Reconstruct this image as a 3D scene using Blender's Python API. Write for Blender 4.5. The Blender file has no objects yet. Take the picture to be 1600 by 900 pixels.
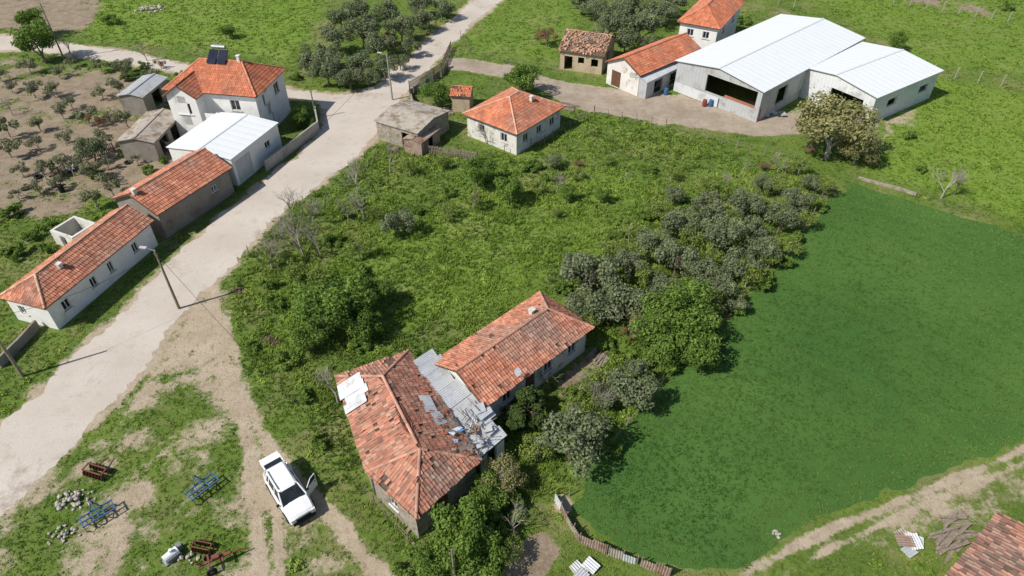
import bpy, math, random, bmesh
import numpy as np
from mathutils import Vector, Matrix, geometry
random.seed(7)
S=bpy.context.scene
COL=S.collection
H=40.0; FP=1066.67; PT=math.radians(40.5)
CP,SP=math.cos(PT),math.sin(PT)
# ---- survey of the place: ground plan coordinates (metres) read from the aerial picture
def G(px,py,h=0.0):
    x=(px-800)/FP; v=(py-450)/FP
    d=(H-h)/(SP+v*CP)
    return Vector((x*d,(CP-v*SP)*d,h))
def XY(px,py,h=0): 
    g=G(px,py,h); return Vector((g.x,g.y,0))
# ---------------------------------------------------------------- noise
_grids={}
def vnoise(x,y,s,seed=0):
    if seed not in _grids: _grids[seed]=np.random.default_rng(seed+100).random((256,256))
    g=_grids[seed]; a=x/s+1000; b=y/s+1000
    i=np.floor(a).astype(int); j=np.floor(b).astype(int); fx=a-i; fy=b-j
    fx=fx*fx*(3-2*fx); fy=fy*fy*(3-2*fy)
    i0=i%256;i1=(i+1)%256;j0=j%256;j1=(j+1)%256
    return (g[i0,j0]*(1-fx)+g[i1,j0]*fx)*(1-fy)+(g[i0,j1]*(1-fx)+g[i1,j1]*fx)*fy
def fbm(x,y,s,seed=0):
    return (vnoise(x,y,s,seed)+.5*vnoise(x,y,s/2.1,seed+1)+.25*vnoise(x,y,s/4.3,seed+2))/1.75
# ---------------------------------------------------------------- materials
def base_mat(name,rough=.9,metal=0.0):
    m=bpy.data.materials.new(name); m.use_nodes=True
    nt=m.node_tree; b=nt.nodes['Principled BSDF']
    b.inputs['Roughness'].default_value=rough; b.inputs['Metallic'].default_value=metal
    if rough>.6: b.inputs['Specular IOR Level'].default_value=.2
    return m,nt,b
def N(nt,t,**k):
    n=nt.nodes.new(t)
    for a,b in k.items():
        if a in n.inputs: n.inputs[a].default_value=b
        else: setattr(n,a,b)
    return n
def noise(nt,co,scale,detail=5,rough=.6,vec=None):
    n=N(nt,'ShaderNodeTexNoise'); n.inputs['Scale'].default_value=scale; n.inputs['Detail'].default_value=detail; n.inputs['Roughness'].default_value=rough
    if vec:
        mp=N(nt,'ShaderNodeMapping'); mp.inputs['Scale'].default_value=vec
        nt.links.new(co,mp.inputs[0]); co=mp.outputs[0]
    nt.links.new(co,n.inputs['Vector']); return n.outputs['Fac']
def ramp(nt,fac,a,b):
    n=N(nt,'ShaderNodeMapRange'); n.inputs['From Min'].default_value=a; n.inputs['From Max'].default_value=b
    nt.links.new(fac,n.inputs['Value']); return n.outputs[0]
def mixc(nt,fac,a,b,mode='MIX'):
    n=N(nt,'ShaderNodeMix',data_type='RGBA',blend_type=mode)
    if isinstance(fac,(int,float)): n.inputs[0].default_value=fac
    else: nt.links.new(fac,n.inputs[0])
    for s,v in ((6,a),(7,b)):
        if isinstance(v,tuple): n.inputs[s].default_value=(*v,1)
        else: nt.links.new(v,n.inputs[s])
    return n.outputs[2]
def math_(nt,op,a,b):
    n=N(nt,'ShaderNodeMath',operation=op)
    for i,v in enumerate((a,b)):
        if isinstance(v,(int,float)): n.inputs[i].default_value=v
        else: nt.links.new(v,n.inputs[i])
    return n.outputs[0]
def bump(nt,b,h,strength=.5,dist=.05):
    n=N(nt,'ShaderNodeBump'); n.inputs['Strength'].default_value=strength; n.inputs['Distance'].default_value=dist
    nt.links.new(h,n.inputs['Height']); nt.links.new(n.outputs[0],b.inputs['Normal'])
def mat2(name,c1,c2,scale=1.5,c3=None,s3=.4,t3=(.55,.7),rough=.9,metal=0.,bs=.3,fine=12,vec=None):
    m,nt,b=base_mat(name,rough,metal)
    co=N(nt,'ShaderNodeTexCoord').outputs['Object']
    c=mixc(nt,ramp(nt,noise(nt,co,scale,6,.65,vec),.35,.65),c1,c2)
    if c3: c=mixc(nt,ramp(nt,noise(nt,co,s3,6,.7),*t3),c,c3)
    f=noise(nt,co,fine,4,.7)
    c=mixc(nt,.35,c,mixc(nt,ramp(nt,f,.3,.7),(.55,.55,.55),(1.3,1.3,1.3)),'MULTIPLY')
    nt.links.new(c,b.inputs['Base Color']); bump(nt,b,f,bs,.03)
    return m
def mat_attr(name,rough=.85,amt=.4,sc=3.,trans=0.,bs=0.):
    m,nt,b=base_mat(name,rough)
    a=N(nt,'ShaderNodeAttribute',attribute_name='Col').outputs['Color']
    co=N(nt,'ShaderNodeTexCoord').outputs['Object']
    f=noise(nt,co,sc,5,.65)
    c=mixc(nt,amt,a,mixc(nt,ramp(nt,f,.3,.7),(.35,.36,.38),(1.35,1.3,1.25)),'MULTIPLY')
    nt.links.new(c,b.inputs['Base Color'])
    if bs: bump(nt,b,noise(nt,co,25,3),bs,.02)
    if trans:
        t=N(nt,'ShaderNodeBsdfTranslucent'); nt.links.new(c,t.inputs[0])
        mx=N(nt,'ShaderNodeMixShader'); mx.inputs[0].default_value=trans
        nt.links.new(b.outputs[0],mx.inputs[1]); nt.links.new(t.outputs[0],mx.inputs[2])
        nt.links.new(mx.outputs[0],nt.nodes['Material Output'].inputs[0])
    return m
M={}
M['tile']=mat_attr('roof_tile',.85,.42,.9,bs=.2)
M['leaf']=mat_attr('foliage',.7,.25,1.2,trans=.3)
M['grass']=mat_attr('grass_blade',.7,.3,.35,trans=.35)
M['white_plaster']=mat2('white_plaster',(.72,.70,.67),(.8,.79,.77),.8,(.5,.46,.41),.6,(.58,.78))
M['old_plaster']=mat2('old_plaster',(.6,.57,.53),(.72,.7,.66),.7,(.3,.24,.18),.9,(.54,.68),bs=.6)
M['grey_block']=mat2('grey_block',(.24,.21,.18),(.33,.3,.265),1.2,(.16,.12,.09),.6,(.5,.7),bs=.8)
M['stone']=mat2('rubble_stone',(.26,.22,.17),(.44,.39,.33),3.,(.14,.12,.09),2.,(.5,.7),bs=1.)
M['mud']=mat2('mud_brick',(.46,.36,.25),(.56,.46,.33),2.,(.28,.19,.12),1.,(.5,.7),bs=1.)
M['brick']=mat2('red_brick',(.42,.17,.1),(.33,.13,.08),3.,(.36,.3,.25),1.,(.55,.7),bs=.8)
M['underlay']=mat2('roof_boards',(.08,.055,.04),(.17,.12,.09),4.)
M['wood']=mat2('weathered_wood',(.2,.16,.12),(.32,.27,.22),5.,(.1,.07,.05),2.)
M['bark']=mat2('bark',(.14,.11,.085),(.23,.19,.15),6.)
M['bare']=mat2('bare_bark',(.27,.24,.20),(.42,.37,.31),5.)
M['glass']=mat2('dark_glass',(.015,.018,.022),(.03,.035,.04),2.,rough=.15,bs=0)
M['frame']=mat2('window_frame',(.6,.58,.55),(.7,.7,.68),3.)
M['brown_door']=mat2('brown_door',(.16,.07,.04),(.1,.05,.03),4.,rough=.6)
M['grey_door']=mat2('painted_steel_door',(.45,.46,.47),(.55,.56,.57),2.,rough=.5)
M['black']=mat2('black_rubber',(.015,.015,.016),(.03,.03,.03),8.)
M['steel']=mat2('steel',(.3,.31,.32),(.42,.43,.44),4.,rough=.4,metal=.6)
M['concrete']=mat2('concrete',(.32,.3,.27),(.42,.4,.36),1.5,(.22,.2,.17),.8)
M['rust']=mat2('rusty_steel',(.14,.06,.035),(.22,.11,.07),4.,(.07,.03,.02),2.)
M['blue']=mat2('blue_paint',(.03,.10,.26),(.05,.15,.33),4.,(.12,.06,.04),2.,(.5,.65),rough=.6)
M['red']=mat2('red_paint',(.28,.05,.04),(.2,.05,.04),4.,(.12,.06,.04),2.,(.45,.6),rough=.6)
M['whitep']=mat2('white_car_paint',(.8,.8,.81),(.84,.84,.84),1.,rough=.25,bs=0)
M['panel']=mat2('solar_panel',(.01,.013,.03),(.02,.025,.05),1.,rough=.1,bs=0)
M['tarp']=mat2('blue_tarp',(.08,.22,.42),(.16,.32,.5),2.,(.5,.55,.6),2.,(.48,.55),rough=.6)
M['lens']=mat2('lamp_lens',(.7,.72,.75),(.8,.8,.82),3.,rough=.1,bs=0)
M['taill']=mat2('tail_lens',(.4,.02,.02),(.3,.02,.02),3.,rough=.2,bs=0)
M['rock']=mat2('rock',(.34,.31,.27),(.47,.43,.38),2.,bs=.8)
def metal_sheet(name,c1,c2,c3,t3=(.5,.7),rough=.45,metal=.0,per=1.0,amt=.5):
    m,nt,b=base_mat(name,rough,metal)
    co=N(nt,'ShaderNodeTexCoord').outputs['UV']; oc=N(nt,'ShaderNodeTexCoord').outputs['Object']
    c=mixc(nt,noise(nt,oc,.35,5),c1,c2)
    c=mixc(nt,ramp(nt,noise(nt,oc,.8,6,.7),*t3),c,c3)
    w=N(nt,'ShaderNodeTexWave'); w.inputs['Scale'].default_value=.314/per*1.; w.inputs['Distortion'].default_value=.0
    nt.links.new(co,w.inputs['Vector'])
    c=mixc(nt,amt,c,mixc(nt,ramp(nt,w.outputs['Fac'],.0,.12),(.72,.72,.72),(1,1,1)),'MULTIPLY')
    nt.links.new(c,b.inputs['Base Color']); bump(nt,b,w.outputs['Fac'],.25,.04)
    return m
M['white_metal']=metal_sheet('white_metal_roofing',(.70,.73,.75),(.75,.77,.78),(.66,.67,.67),(.55,.8),rough=.6,per=1.1,amt=.35)
M['grey_metal']=metal_sheet('grey_metal_cladding',(.38,.4,.41),(.48,.49,.5),(.26,.23,.2),per=.5)
M['white_clad']=metal_sheet('white_metal_cladding',(.64,.66,.68),(.72,.73,.74),(.44,.43,.42),per=.5)
M['corr']=mat2('corrugated_zinc',(.48,.5,.52),(.62,.64,.66),1.2,(.3,.2,.14),.9,(.6,.75),rough=.5,metal=.0)
M['corr_rust']=mat2('corrugated_rusty',(.3,.2,.15),(.4,.33,.28),1.2,(.17,.08,.05),.9,(.5,.65),rough=.7)
M['fibre']=mat2('fibre_cement_sheet',(.36,.32,.27),(.46,.41,.35),1.,(.22,.17,.12),.9,(.47,.6))
# ---------------------------------------------------------------- mesh helpers
def mesh_np(name,V,F,mats,col=None,smooth=False):
    V=np.asarray(V,dtype=np.float32); F=np.asarray(F,dtype=np.int32)
    me=bpy.data.meshes.new(name); n,k=F.shape
    me.vertices.add(len(V)); me.vertices.foreach_set('co',V.ravel())
    me.loops.add(n*k); me.loops.foreach_set('vertex_index',F.ravel())
    me.polygons.add(n); me.polygons.foreach_set('loop_start',np.arange(0,n*k,k,dtype=np.int32))
    if col is not None:
        col=np.asarray(col,dtype=np.float32)
        if col.shape[1]==3: col=np.hstack([col,np.ones((len(col),1),np.float32)])
        a=me.color_attributes.new('Col','FLOAT_COLOR','POINT'); a.data.foreach_set('color',col.ravel())
    me.update(calc_edges=True)
    for m in mats: me.materials.append(m)
    if smooth: me.polygons.foreach_set('use_smooth',np.ones(n,dtype=bool))
    return me
class MB:
    def __init__(s): s.V=[];s.F=[];s.I=[];s.UV={}
    def add(s,vs,fs,mi=0):
        o=len(s.V); s.V+= [tuple(v) for v in vs]; s.F+=[tuple(i+o for i in f) for f in fs]; s.I+=[mi]*len(fs)
    def box(s,c,sz,ax=None,mi=0):
        c=Vector(c); ux,uy,uz=ax or (Vector((1,0,0)),Vector((0,1,0)),Vector((0,0,1)))
        vs=[c+ux*(a*sz[0]/2)+uy*(b*sz[1]/2)+uz*(d*sz[2]/2) for a in(-1,1) for b in(-1,1) for d in(-1,1)]
        s.add(vs,[(0,1,3,2),(4,6,7,5),(0,4,5,1),(2,3,7,6),(0,2,6,4),(1,5,7,3)],mi)
    def cyl(s,p0,p1,r0,r1=None,n=8,mi=0,caps=True):
        p0=Vector(p0);p1=Vector(p1); r1=r0 if r1 is None else r1
        d=(p1-p0).normalized(); a=d.orthogonal().normalized(); b=d.cross(a)
        vs=[];
        for p,r in((p0,r0),(p1,r1)):
            for i in range(n):
                t=2*math.pi*i/n; vs.append(p+a*math.cos(t)*r+b*math.sin(t)*r)
        fs=[(i,(i+1)%n,n+(i+1)%n,n+i) for i in range(n)]
        if caps: fs+=[tuple(range(n-1,-1,-1)),tuple(range(n,2*n))]
        s.add(vs,fs,mi)
    def slab(s,pts,t,mi=0,up=None):
        pts=[Vector(p) for p in pts]; n=len(pts); d=Vector(up or (0,0,-1))*t
        vs=pts+[p+d for p in pts]
        s.add(vs,[tuple(range(n)),tuple(range(2*n-1,n-1,-1))]+[(i,i+n,(i+1)%n+n,(i+1)%n) for i in range(n)],mi)
    def mesh(s,name,mats,smooth=False):
        me=bpy.data.meshes.new(name); me.from_pydata(s.V,[],s.F)
        for m in mats: me.materials.append(m)
        me.polygons.foreach_set('material_index',s.I)
        if smooth: me.polygons.foreach_set('use_smooth',[True]*len(s.F))
        me.update(); return me
def set_uv(me,fn):
    uv=me.uv_layers.new(name='UVMap')
    for l in me.loops:
        uv.data[l.index].uv=fn(me.vertices[l.vertex_index].co)
def empty(name,loc,label,cat,group=None,rz=0,sc=1):
    o=bpy.data.objects.new(name,None); o.location=loc; o.rotation_euler=(0,0,rz)
    o.scale=(sc,)*3 if isinstance(sc,(int,float)) else sc
    COL.objects.link(o); o['label']=label; o['category']=cat; o.empty_display_size=.3
    if group:o['group']=group
    return o
def part(name,me,parent=None,world=True,label=None):
    if parent is not None and world:
        off=Vector((0,0,0)); p=parent
        while p: off+=p.location; p=p.parent
        me.transform(Matrix.Translation(-off))
    o=bpy.data.objects.new(name,me); COL.objects.link(o)
    if parent is not None: o.parent=parent
    if label:o['label']=label
    return o
def top(name,me,label,cat,kind=None,group=None,origin=None):
    if origin is not None: me.transform(Matrix.Translation(-Vector(origin)))
    o=bpy.data.objects.new(name,me); COL.objects.link(o)
    if origin is not None:o.location=origin
    o['label']=label;o['category']=cat
    if kind:o['kind']=kind
    if group:o['group']=group
    return o
# ---------------------------------------------------------------- roofs
NEW=[(.58,.20,.105),(.54,.18,.095),(.61,.225,.125),(.51,.17,.09)]
MID=[(.57,.235,.14),(.51,.20,.12),(.61,.275,.175),(.45,.17,.105)]
OLD=[(.50,.225,.15),(.42,.185,.125),(.56,.28,.19),(.30,.145,.105),(.42,.24,.17),(.24,.14,.105)]
OLDD=[(.50,.225,.15),(.46,.2,.135),(.42,.185,.125),(.53,.26,.18),(.36,.17,.12),(.44,.24,.17),(.28,.15,.11),(.48,.29,.21)]
def tile_arrays(faces,cols,miss=0.,jit=.006,seed=1,caps=(),capcol=None,tw=.23,tl=.37,grime=.3):
    R=random.Random(seed); V=[];F=[];C=[]
    prof=[.042,.012,.006,.012,.042]
    for pts in faces:
        P=[Vector(p) for p in pts]; u=(P[1]-P[0]).normalized()
        cen=sum(P,Vector())/len(P); w=cen-P[0]; v=(w-u*w.dot(u)).normalized(); n=u.cross(v)
        if n.z<0:n=-n
        uv=[((p-P[0]).dot(u),(p-P[0]).dot(v)) for p in P]; vmax=max(q[1] for q in uv)
        def rg(vv):
            vv=min(max(vv,1e-4),vmax-1e-4); xs=[]
            for a in range(len(uv)):
                (u0,v0),(u1,v1)=uv[a],uv[(a+1)%len(uv)]
                if (v0-vv)*(v1-vv)<=0 and abs(v1-v0)>1e-6: xs.append(u0+(u1-u0)*(vv-v0)/(v1-v0))
            return (min(xs),max(xs)) if len(xs)>1 else (0,0)
        j=0
        while j*tl<vmax-.05:
            va=j*tl-.03; vb=min(j*tl+tl*1.06,vmax); lo,hi=rg((max(va,0)+vb)/2); la=rg(va); lb=rg(vb)
            for i in range(int(math.floor(lo/tw)),int(math.ceil(hi/tw))):
                ua=i*tw; ub=ua+tw
                if ub<lo+.03 or ua>hi-.03: continue
                cw=P[0]+u*(ua+tw/2)+v*va
                nz=float(vnoise(np.array([cw.x*1.0]),np.array([cw.y+cw.z*1.0]),.9,seed+40)[0])
                nz2=float(vnoise(np.array([cw.x]),np.array([cw.y]),2.2,seed+41)[0])
                if miss and (R.random()<miss*.3 or nz>1-miss): continue
                loose=1+.8*(miss>.08)*(nz>.8-miss)
                o=len(V); dz=abs(R.uniform(-jit,jit))*loose; du=R.uniform(-jit,jit)*1.2*loose; dv=R.uniform(-jit,jit)*2*loose; sk=R.uniform(-jit,jit)*1.2*loose
                for (vv,L,zz,ss) in((va+dv,la,.055,sk),(vb+dv,lb,.018,-sk)):
                    for q in range(5):
                        uu=ua+tw*(q/4)+du+ss; uu=min(max(uu,L[0]-.02),L[1]+.02)
                        V.append(P[0]+u*uu+v*vv+n*(prof[q]+zz+dz))
                F+=[(o+q,o+q+1,o+q+6,o+q+5) for q in range(4)]
                c=R.choice(cols); k=R.uniform(.86,1.12)*(.88+.2*nz)*(1-grime*max(0,nz2-.45))
                g=grime*max(0,nz2-.45)*2; av=sum(c)/3
                C+=[((c[0]*(1-g)+av*g)*k,(c[1]*(1-g)+av*g)*k,(c[2]*(1-g)+av*.9*g)*k)]*10
            j+=1
    capcol=capcol or cols[0]
    for a,b in caps:
        a=Vector(a);b=Vector(b);d=(b-a);L=d.length;d.normalize(); s=d.cross(Vector((0,0,1))).normalized(); up=s.cross(d)
        nseg=max(1,int(L/.42))
        for i in range(nseg):
            if miss and R.random()<miss*.5: continue
            p=a+d*(L*i/nseg);q=a+d*(L*(i+1.08)/nseg); o=len(V); k=R.uniform(.8,1.15)
            for pp,r in((p,.12),(q,.10)):
                for t in range(5):
                    an=math.pi*t/4; V.append(pp+s*math.cos(an)*r+up*(math.sin(an)*r*.8+.05))
            F+=[(o+t,o+t+1,o+t+6,o+t+5) for t in range(4)]
            C+=[(capcol[0]*k,capcol[1]*k,capcol[2]*k)]*10
    return [tuple(v) for v in V],F,C
def tile_roof(parent,faces,cols,**k):
    V,F,C=tile_arrays(faces,cols,**k)
    r=part('roof',mesh_np('tiled_roof',V,F,[M['tile']],C),parent)
    mb=MB()
    for f in faces: mb.slab([Vector(p) for p in f],.1)
    part('roof_deck',mb.mesh('roof_deck',[M['underlay']]),r)
    return r
def rect(p1,p2,p3,h):
    a=XY(*p1,h);b=XY(*p2,h);c=XY(*p3,h); u=(b-a).normalized(); w=Vector((-u.y,u.x,0)); W=(c-b).dot(w)
    return [a,b,b+w*W,a+w*W]
def rectw(p1,p2,W,h):
    a=XY(*p1,h);b=XY(*p2,h); u=(b-a).normalized(); w=Vector((-u.y,u.x,0))
    return [a,b,b+w*W,a+w*W]
def wall_run(mb,p0,p1,out,h,ops,th=.25,mi=0,z0=0,startoff=None):
    u=(p1-p0).normalized();L=(p1-p0).length; so=th if startoff is None else startoff
    def bx(t0,t1,za,zb):
        if t1-t0<.01 or zb-za<.01:return
        c=p0+u*((t0+t1)/2)-out*(th/2); mb.box((c.x,c.y,(za+zb)/2),(t1-t0,th,zb-za),(u,out,Vector((0,0,1))),mi)
    t=so
    for (tc,zb,w,hh) in sorted(ops):
        bx(t,tc-w/2,z0,h); bx(tc-w/2,tc+w/2,z0,zb); bx(tc-w/2,tc+w/2,zb+hh,h); t=tc+w/2
    bx(t,L,z0,h)
def opening_part(kind,root,p0,p1,out,tc,zb,w,hh,doormat='brown_door',label=None):
    u=(p1-p0).normalized(); Z=Vector((0,0,1)); mb=MB(); c=p0+u*tc-out*.1; ax=(u,out,Z)
    if kind=='window':
        zc=zb+hh/2
        for s in(-1,1):
            mb.box(c+u*(s*(w/2-.04))+Z*zc,(.08,.08,hh),ax,0); mb.box(c+Z*(zc+s*(hh/2-.04)),(w-.16,.078,.08),ax,0)
        mb.box(c+Z*zc,(.06,.07,hh-.16),ax,0)
        mb.box(c-out*.05+Z*zc,(w-.1,.02,hh-.1),ax,1)
        mb.box(c+out*.13+Z*(zb-.03),(w+.2,.16,.06),ax,0)
        part('window',mb.mesh('window',[M['frame'],M['glass']]),root,label=label)
    elif kind=='door':
        mb.box(c+Z*(zb+hh/2),(w-.04,.06,hh-.04),ax,0)
        nst=max(1,round(w/.9))
        for i in range(nst):
            for s in(.28,.72):
                mb.box(c+u*((i+.5)/nst-.5)*w+out*.035+Z*(zb+hh*s),(w/nst*.7,.03,hh*.34),ax,0)
        d=part('door',mb.mesh('door',[M[doormat]]),root,label=label)
        hb=MB(); hb.cyl(c+u*(w*.38)+out*.07+Z*(zb+1.0),c+u*(w*.38+.12)+out*.07+Z*(zb+1.),.02)
        part('handle',hb.mesh('handle',[M['steel']]),d)
def house(name,label,cat,c,he,hr,hip=(0,0),oh=.35,wall='white_plaster',cols=MID,ops={},roof='tile',root=None,miss=0,jit=.006,chim=None,
          dmat='brown_door',seed=1,capcol=None,zb=0,roofm='white_metal',th=.25,grime=.3):
    a=(c[1]-c[0]).normalized(); b=(c[3]-c[0]).normalized(); L=(c[1]-c[0]).length; W=(c[3]-c[0]).length
    cen=sum(c,Vector())/4
    if root is None: root=empty(name,(cen.x,cen.y,0),label,cat)
    e=[Vector((p.x,p.y,he)) for p in c]
    m0=(c[0]+c[3])/2+a*hip[0]; m1=(c[1]+c[2])/2-a*hip[1]
    R0=Vector((m0.x,m0.y,hr));R1=Vector((m1.x,m1.y,hr))
    faces=[[e[0],e[1],R1,R0],[e[2],e[3],R0,R1]]; caps=[(R0,R1)]
    if hip[1]>0: faces.append([e[1],e[2],R1]); caps+=[(e[1],R1),(e[2],R1)]
    if hip[0]>0: faces.append([e[3],e[0],R0]); caps+=[(e[3],R0),(e[0],R0)]
    if roof=='tile':
        r=tile_roof(root,faces,cols,caps=caps,miss=miss,jit=jit,seed=seed,capcol=capcol,grime=grime)
    else:
        mb=MB()
        for f in faces: mb.slab(f,.08)
        me=mb.mesh('metal_roof',[M[roofm]]); set_uv(me,lambda p:(Vector((p.x,p.y,0)).dot(a),Vector((p.x,p.y,0)).dot(b)))
        r=part('roof',me,root)
        rc=MB(); rc.box((R0+R1)/2+Vector((0,0,.02)),((R1-R0).length,.3,.05),(a,b,Vector((0,0,1)))); part('ridge_cap',rc.mesh('ridge_cap',[M[roofm]]),r)
    sl=(hr-he)/(W/2); f=[c[0]+a*oh+b*oh,c[1]-a*oh+b*oh,c[2]-a*oh-b*oh,c[3]+a*oh-b*oh]
    hw=he+oh*sl-.14; mb=MB()
    for i in range(4):
        p0,p1=f[i],f[(i+1)%4]; u=(p1-p0).normalized(); out=Vector((u.y,-u.x,0))
        if out.dot((p0+p1)/2-cen)<0: out=-out
        LL=(p1-p0).length; oo=[(o[1]*LL,o[2],o[3],o[4]) for o in ops.get(i,[])]
        wall_run(mb,p0,p1,out,hw,oo,th,z0=zb)
        for o in ops.get(i,[]):
            if o[0]!='open': opening_part(o[0],root,p0,p1,out,o[1]*LL,o[2],o[3],o[4],dmat)
        if (i==1 and hip[1]==0) or (i==3 and hip[0]==0):
            m=(p0+p1)/2; q=[Vector((p0.x,p0.y,hw+.002)),Vector((p1.x,p1.y,hw+.002)),Vector((m.x,m.y,hr-.14))]
            mb.slab(q,th,0,up=-out)
    me=mb.mesh('wall',[M[wall]]); set_uv(me,lambda p:(Vector((p.x,p.y,0)).dot(a)+Vector((p.x,p.y,0)).dot(b),p.z))
    part('wall',me,root)
    for ch in (chim or []):
        p=c[0]+a*L*ch[0]+b*W*ch[1]; zt=he+(1-abs(ch[1]-.5)*2)*(hr-he)
        mb=MB(); mb.box((p.x,p.y,zt+ch[2]/2-.2),(.34,.34,ch[2]+.4),(a,b,Vector((0,0,1)))); mb.box((p.x,p.y,zt+ch[2]+.04),(.46,.46,.08),(a,b,Vector((0,0,1))))
        part('chimney',mb.mesh('chimney',[M['old_plaster']]),r)
    return root,r
# ================================================================ GROUND
def W2(pts): return np.array([[G(*p).x,G(*p).y] for p in pts])
def sdist(x,y,P):
    d=np.full(x.shape,1e9); ins=np.zeros(x.shape,bool); n=len(P)
    for i in range(n):
        ax,ay=P[i];bx,by=P[(i+1)%n]; ex,ey=bx-ax,by-ay
        t=np.clip(((x-ax)*ex+(y-ay)*ey)/(ex*ex+ey*ey+1e-9),0,1)
        d=np.minimum(d,np.hypot(x-ax-t*ex,y-ay-t*ey))
        if abs(by-ay)>1e-9:
            c=((ay>y)!=(by>y))&(x<(bx-ax)*(y-ay)/(by-ay)+ax); ins^=c
    return np.where(ins,d,-d)
def ldist(x,y,P):
    d=np.full(x.shape,1e9)
    for i in range(len(P)-1):
        ax,ay=P[i];bx,by=P[i+1]; ex,ey=bx-ax,by-ay
        t=np.clip(((x-ax)*ex+(y-ay)*ey)/(ex*ex+ey*ey+1e-9),0,1)
        d=np.minimum(d,np.hypot(x-ax-t*ex,y-ay-t*ey))
    return d
ROAD=W2([(-120,755),(0,658),(60,620),(130,545),(200,480),(250,420),(300,378),(345,335),(395,300),(430,268),(475,235),(503,200),(508,172),(495,158),(440,152),(330,128),(250,108),(180,94),(110,86),(60,80),(0,78),(-120,74),
 (-120,48),(0,55),(60,62),(120,70),(200,80),(300,104),(400,128),(460,141),(520,147),(560,145),(600,122),(650,80),(700,35),(738,0),(790,-60),
 (835,-60),(783,0),(735,40),(685,92),(640,140),(608,180),(585,215),(545,255),(500,288),(445,325),(405,370),(372,410),(325,450),(270,505),(225,580),(185,625),(122,690),(60,745),(0,805),(-120,930)])
YARD=W2([(700,92),(735,92),(790,103),(880,128),(960,138),(1040,148),(1130,160),(1200,180),(1262,188),(1262,208),(1190,213),(1090,200),(1000,186),(900,170),(820,128),(735,112),(700,108)])
FIELD=W2([(1335,288),(1460,325),(1600,368),(1800,440),(1800,620),(1600,688),(1480,730),(1350,782),(1250,830),(1165,893),(1050,884),(960,850),(890,792),(930,720),(990,650),(1060,572),(1150,485),(1230,395),(1295,315)])
DP=[ (W2([(-60,860),(60,745),(120,690),(180,625),(215,590),(265,500),(320,450),(348,440),(356,520),(380,600),(425,680),(480,745),(570,830),(660,920),(-60,960)]),.42,1.5),
 (W2([(110,740),(190,625),(250,530),(330,450),(345,540),(350,610),(300,620),(230,650),(170,700)]),.58,3),
 (W2([(350,640),(420,690),(500,770),(560,850),(560,910),(430,910),(385,760)]),.54,2),
 (W2([(60,780),(150,760),(200,820),(160,880),(80,860)]),.50,3),
 (W2([(180,860),(260,820),(330,850),(340,905),(180,905)]),.52,2),
 (YARD,1,1.2),
 (W2([(1010,140),(1130,150),(1240,175),(1300,165),(1370,185),(1400,200),(1300,215),(1000,195)]),.55,3),
 (W2([(1600,690),(1700,670),(1700,780),(1500,830),(1300,890),(1170,920),(1160,893),(1290,835),(1400,785),(1500,740)]),.42,2),
 (W2([(0,700),(60,660),(100,600),(170,520),(120,560),(0,640)]),.5,2),
 (W2([(1370,185),(1440,170),(1430,200),(1380,215)]),.6,2),
 (W2([(650,20),(700,0),(690,-30),(640,0)]),.4,2),
 (W2([(862,790),(880,765),(900,790),(880,810)]),.7,.6)]
SP_=[ (W2([(-80,95),(0,88),(100,95),(250,118),(262,180),(245,240),(200,270),(170,300),(120,330),(50,350),(-80,330)]),.62,4),
 (W2([(150,300),(180,262),(270,225),(330,232),(250,280),(180,312)]),1,1),
 (W2([(-60,-20),(170,-20),(160,12),(130,45),(60,50),(-60,42)]),.85,3),
 (W2([(800,850),(850,832),(877,860),(845,905),(785,905)]),.95,.6),
 (W2([(855,600),(930,545),(945,560),(880,625)]),.6,1.5),
 (W2([(1400,-20),(1530,-20),(1560,20),(1500,30),(1390,5)]),.5,5)]
DL=[ (W2([(333,445),(338,500),(348,570),(372,640),(392,700),(398,790),(405,910)]),.6,.5),
 (W2([(352,500),(372,600),(405,670),(450,735),(520,810),(600,905)]),.5,.5),
 (W2([(362,590),(400,665),(425,720),(432,800),(440,905)]),.38,.5),
 (W2([(1700,660),(1600,702),(1500,745),(1400,785),(1290,832),(1160,900)]),.26,.5),
 (W2([(1700,690),(1600,725),(1500,765),(1400,810),(1300,855),(1220,905)]),.2,.5)]
LUSH=[(W2([(1375,130),(1460,120),(1600,150),(1750,160),(1750,380),(1600,350),(1470,300),(1350,270),(1390,215)]),1.),
 (W2([(140,60),(150,0),(180,-40),(520,-40),(480,60),(440,100),(380,80),(240,70)]),.9),
 (W2([(1200,-40),(1750,-40),(1750,130),(1450,100),(1340,40)]),.7),
 (W2([(400,440),(560,400),(760,300),(860,280),(1000,270),(950,400),(700,500),(560,540)]),.6),
 (W2([(720,60),(790,-30),(930,-30),(900,60),(860,95),(730,85)]),.6)]
LOT=W2([(400,300),(580,225),(760,240),(930,175),(1230,255),(1300,290),(1220,390),(1060,560),(980,650),(870,780),(760,900),(640,880),(520,700),(450,620),(360,560),(365,430)])
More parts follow.
